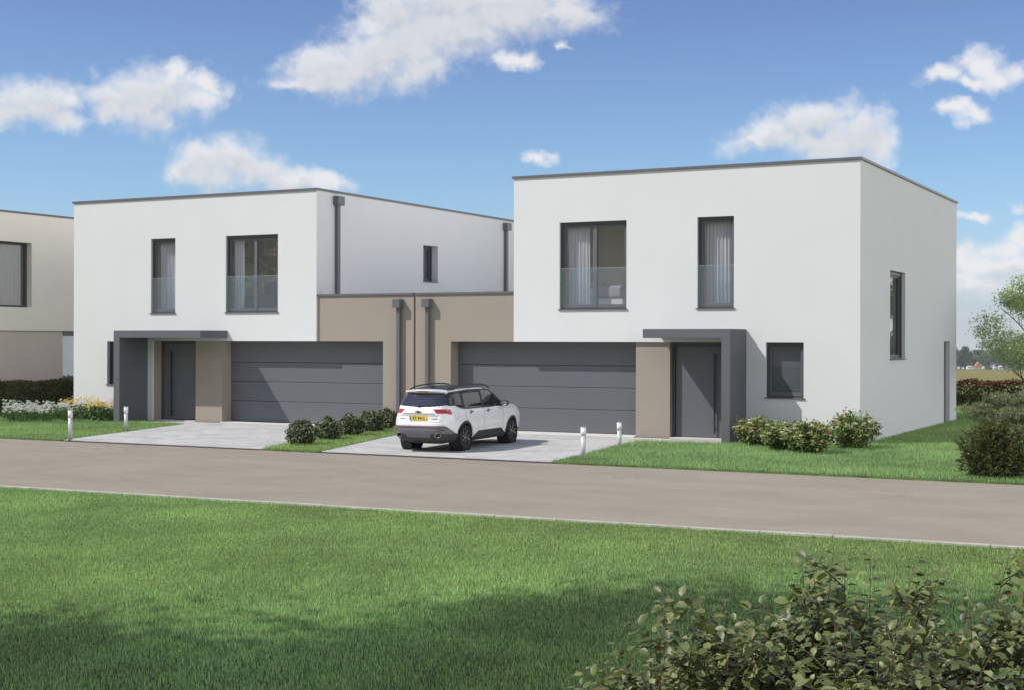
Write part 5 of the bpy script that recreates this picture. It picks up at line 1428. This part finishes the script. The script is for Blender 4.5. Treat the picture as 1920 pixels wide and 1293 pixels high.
    def lin(pts, k=14):
        out = []
        for p, q_ in zip(pts[:-1], pts[1:]):
            for i in range(k): out.append((p[0] + (q_[0] - p[0]) * i / k, p[1] + (q_[1] - p[1]) * i / k))
        return out + [pts[-1]]
    M_SEAM = mat('panel_seam', (.09, .09, .095), .6)
    for sx in (-1, 1):
        side_strip('door_seam', lin([(1.05, 1.12), (1.02, .8), (1.04, .50)]), .009, M_SEAM, sx)
        side_strip('door_seam', lin([(.02, 1.13), (-.02, .95), (.12, .80), (.34, .66), (.42, .50)]), .009, M_SEAM, sx)
        side_strip('door_seam', lin([(2.12, 1.10), (2.16, .8), (2.12, .50)]), .009, M_SEAM, sx)
        side_strip('door_crease', lin([(.50, .575), (1.2, .60), (2.0, .64)]), .010, mat('grey_crease', (.45, .45, .46), .5), sx)
        if sx > 0: side_strip('fuel_flap', [(-.40 + .085 * math.cos(t), .97 + .095 * math.sin(t)) for t in np.linspace(0, 2 * math.pi, 33)], .008, mat('flap_seam', (.35, .35, .36), .5), sx)
        for l_ in (.28, 1.25):
            b = MB(); wv = float(side_w(l_, 1.02))
            pts = [fin(l_ - .10, sx * (wv + .012), 1.035), fin(l_ - .05, sx * (wv + .035), 1.04), fin(l_ + .06, sx * (wv + .035), 1.045), fin(l_ + .11, sx * (wv + .012), 1.045)]
            b.tube(pts, [.010, .014, .014, .010], 8); b.build('door_handle', M_CHR, car)
            b = MB(); b.lathe([(0, 0), (.045, 0)], axis='X', seg=20, c=(sx * (wv + .004) * CS, l_ * CL, 1.035 * CS)); b.build('handle_recess', M_SEAM, car)
        # mirror
        mr = MB(); 
        cx_, cy_, cz_ = fin(2.10, sx * (side_w(2.10, 1.15) + .13), 1.20)
        for i in range(9):
            pass
        prof = []
        mr.lathe([(0, -.055), (.045, -.05), (.080, -.02), (.088, .02), (.075, .055), (0, .06)], axis='Y', seg=24, c=(0, 0, 0))
        mo = mr.build('wing_mirror', [M_BKP], car); mo.location = (cx_, cy_, cz_); mo.scale = (1.35, 1.0, .95)
        g_ = MB().lathe([(0, -.060), (.066, -.057)], axis='Y', seg=24); go = g_.build('mirror_glass', mat('mirror', (.85, .86, .88), .03, metal=1.0), mo)
        MB().tube([(cx_ - sx * .02, cy_, cz_ - .05), (cx_ - sx * .12, cy_ + .01, cz_ - .065)], .016, 6).build('mirror_arm', M_BKP, car)
    # tailgate details
    def rp(w0, z0, off=.004):
        return fin(float(rear_l(w0, z0)) - off, w0, z0)
    def rear_strip(name, pts, wd, m_, off=.004, parent=car):
        b = MB(); V = []
        for i, (w0, z0) in enumerate(pts):
            a_ = pts[max(0, i - 1)]; c_ = pts[min(len(pts) - 1, i + 1)]; d_ = Vector((c_[0] - a_[0], c_[1] - a_[1])).normalized()
            for s_ in (-1, 1): V.append(rp(w0 - d_.y * wd * s_ / 2, z0 + d_.x * wd * s_ / 2, off))
        b.add(V, [(2 * i, 2 * i + 1, 2 * i + 3, 2 * i + 2) for i in range(len(pts) - 1)], 0, True); return b.build(name, m_, parent)
    rear_strip('tailgate_seam', lin([(-.66, .86), (-.60, .815), (.60, .815), (.66, .86)]), .008, M_SEAM)
    rear_strip('tailgate_trim', lin([(-.47, 1.035), (.47, 1.035)]), .014, M_CHR, .010)
    for a0, a1 in ((-.56, -.40), (.38, .58)): rear_strip('tailgate_badge', lin([(a0, .90), (a1, .90)]), .013, M_SEAM, .006)
    b = MB(); ty = rp(0, 1.27, .0); 
    b.tube([rp(-.02, 1.235, .03), rp(.16, 1.25, .03), rp(.34, 1.27, .025)], [.015, .010, .005], 6); b.lathe([(0, -.035), (.035, -.02), (.035, .02)], axis='Y', seg=16, c=rp(-.02, 1.235, .02)); b.build('rear_wiper', M_CLAD, car)
    # emblem: a small cross-shaped bow of dark chrome
    ex, ey, ez = rp(0, 1.085, .012); b = MB()
    pts = [(-.085, -.014), (-.028, -.014), (-.020, -.034), (.032, -.034), (.036, -.014), (.085, -.014), (.072, .016), (.028, .016), (.020, .034), (-.032, .034), (-.036, .016), (-.072, .016)]
    b.add([(x, ey - .008, z + ez) for x, z in pts] + [(x, ey + .004, z + ez) for x, z in pts], [tuple(range(12)), tuple(range(23, 11, -1))] + [(i, i + 12, (i + 1) % 12 + 12, (i + 1) % 12) for i in range(12)])
    b.build('emblem', M_CHR, car)
    # number plate
    px_, py_, pz_ = rp(0, .915, .02)
    pl = MB().box(-.222, .222, py_ - .006, py_ + .010, pz_ - .052, pz_ + .052); plo = pl.build('number_plate', mat('yellow_plate', (.78, .60, .07), .45), car, bevel=.004)
    MB().box(-.215, -.178, py_ - .0085, py_ - .0055, pz_ - .047, pz_ + .047).build('blue_band', mat('blue_band', (.05, .16, .45), .45), plo)
    tx = bpy.data.curves.new('plate_text', 'FONT'); tx.body = 'KS 9412'; tx.size = .092; tx.align_x = 'CENTER'; tx.align_y = 'CENTER'; tx.extrude = .0008; tx.space_character = 1.02; tx.offset = .0022
    to = bpy.data.objects.new('plate_text', tx); COL.objects.link(to); to.parent = plo; to.location = (.018, py_ - .0075, pz_); to.rotation_euler = (math.pi / 2, 0, 0); to.scale = (1.0, 1.05, 1)
    bpy.context.view_layer.update()
    me_ = bpy.data.meshes.new_from_object(to); me_.materials.clear(); me_.materials.append(mat('black_print', (.01, .01, .01), .5))
    t2 = bpy.data.objects.new('plate_text', me_); COL.objects.link(t2); t2.parent = plo; t2.location = to.location; t2.rotation_euler = to.rotation_euler; t2.scale = to.scale
    bpy.data.objects.remove(to)
    # lower bumper: skid plate and exhaust tips
    b = MB(); V = []
    for w0, z0 in ((-.40, .50), (.40, .50), (.32, .40), (-.32, .40)): V.append(rp(w0, z0, .03))
    V += [(v[0], v[1] + .05, v[2]) for v in V]
    b.add(V, [(0, 1, 2, 3), (7, 6, 5, 4), (0, 4, 5, 1), (1, 5, 6, 2), (2, 6, 7, 3), (3, 7, 4, 0)]); b.build('skid_plate', M_GREY, car, bevel=.006)
    for sx in (-1, 1):
        x, y, z = rp(sx * .57, .46, .035)
        e = MB().lathe([(.0, .03), (.045, .03), (.052, -.01), (.060, -.015), (.064, -.005), (.062, .05)], axis='Y', seg=20); eo = e.build('exhaust_tip', M_CHR, car); eo.location = (x, y, z); eo.scale = (1.35, 1, .85)
        MB().lathe([(0, .028), (.044, .028)], axis='Y', seg=20).build('exhaust_bore', M_BLACK, eo)
        rear_strip('fog_reflector', lin([(sx * .62, .60), (sx * .74, .60)], 6), .028, M_REDD, .009)
    return car
build_car()

# ================================================================== THIN AIR OVER THE FIELDS
hz = MB(); n_ = 48; rr0 = 2400.0
hz.prism([(rr0 * math.cos(2 * math.pi * k / n_), rr0 * math.sin(2 * math.pi * k / n_)) for k in range(n_)], -60.0, 45.0)
m = bpy.data.materials.new('haze'); m.use_nodes = True; m.node_tree.nodes.clear()
o_ = m.node_tree.nodes.new('ShaderNodeOutputMaterial'); v_ = m.node_tree.nodes.new('ShaderNodeVolumePrincipled')
v_.inputs['Color'].default_value = (.86, .90, .97, 1); v_.inputs['Density'].default_value = .00014
m.node_tree.links.new(v_.outputs[0], o_.inputs['Volume'])
o = hz.build('haze', m, smooth=False); tag(o, 'thin summer haze over the fields and the distant trees', 'haze', kind='stuff')
SC.cycles.volume_bounces = 0
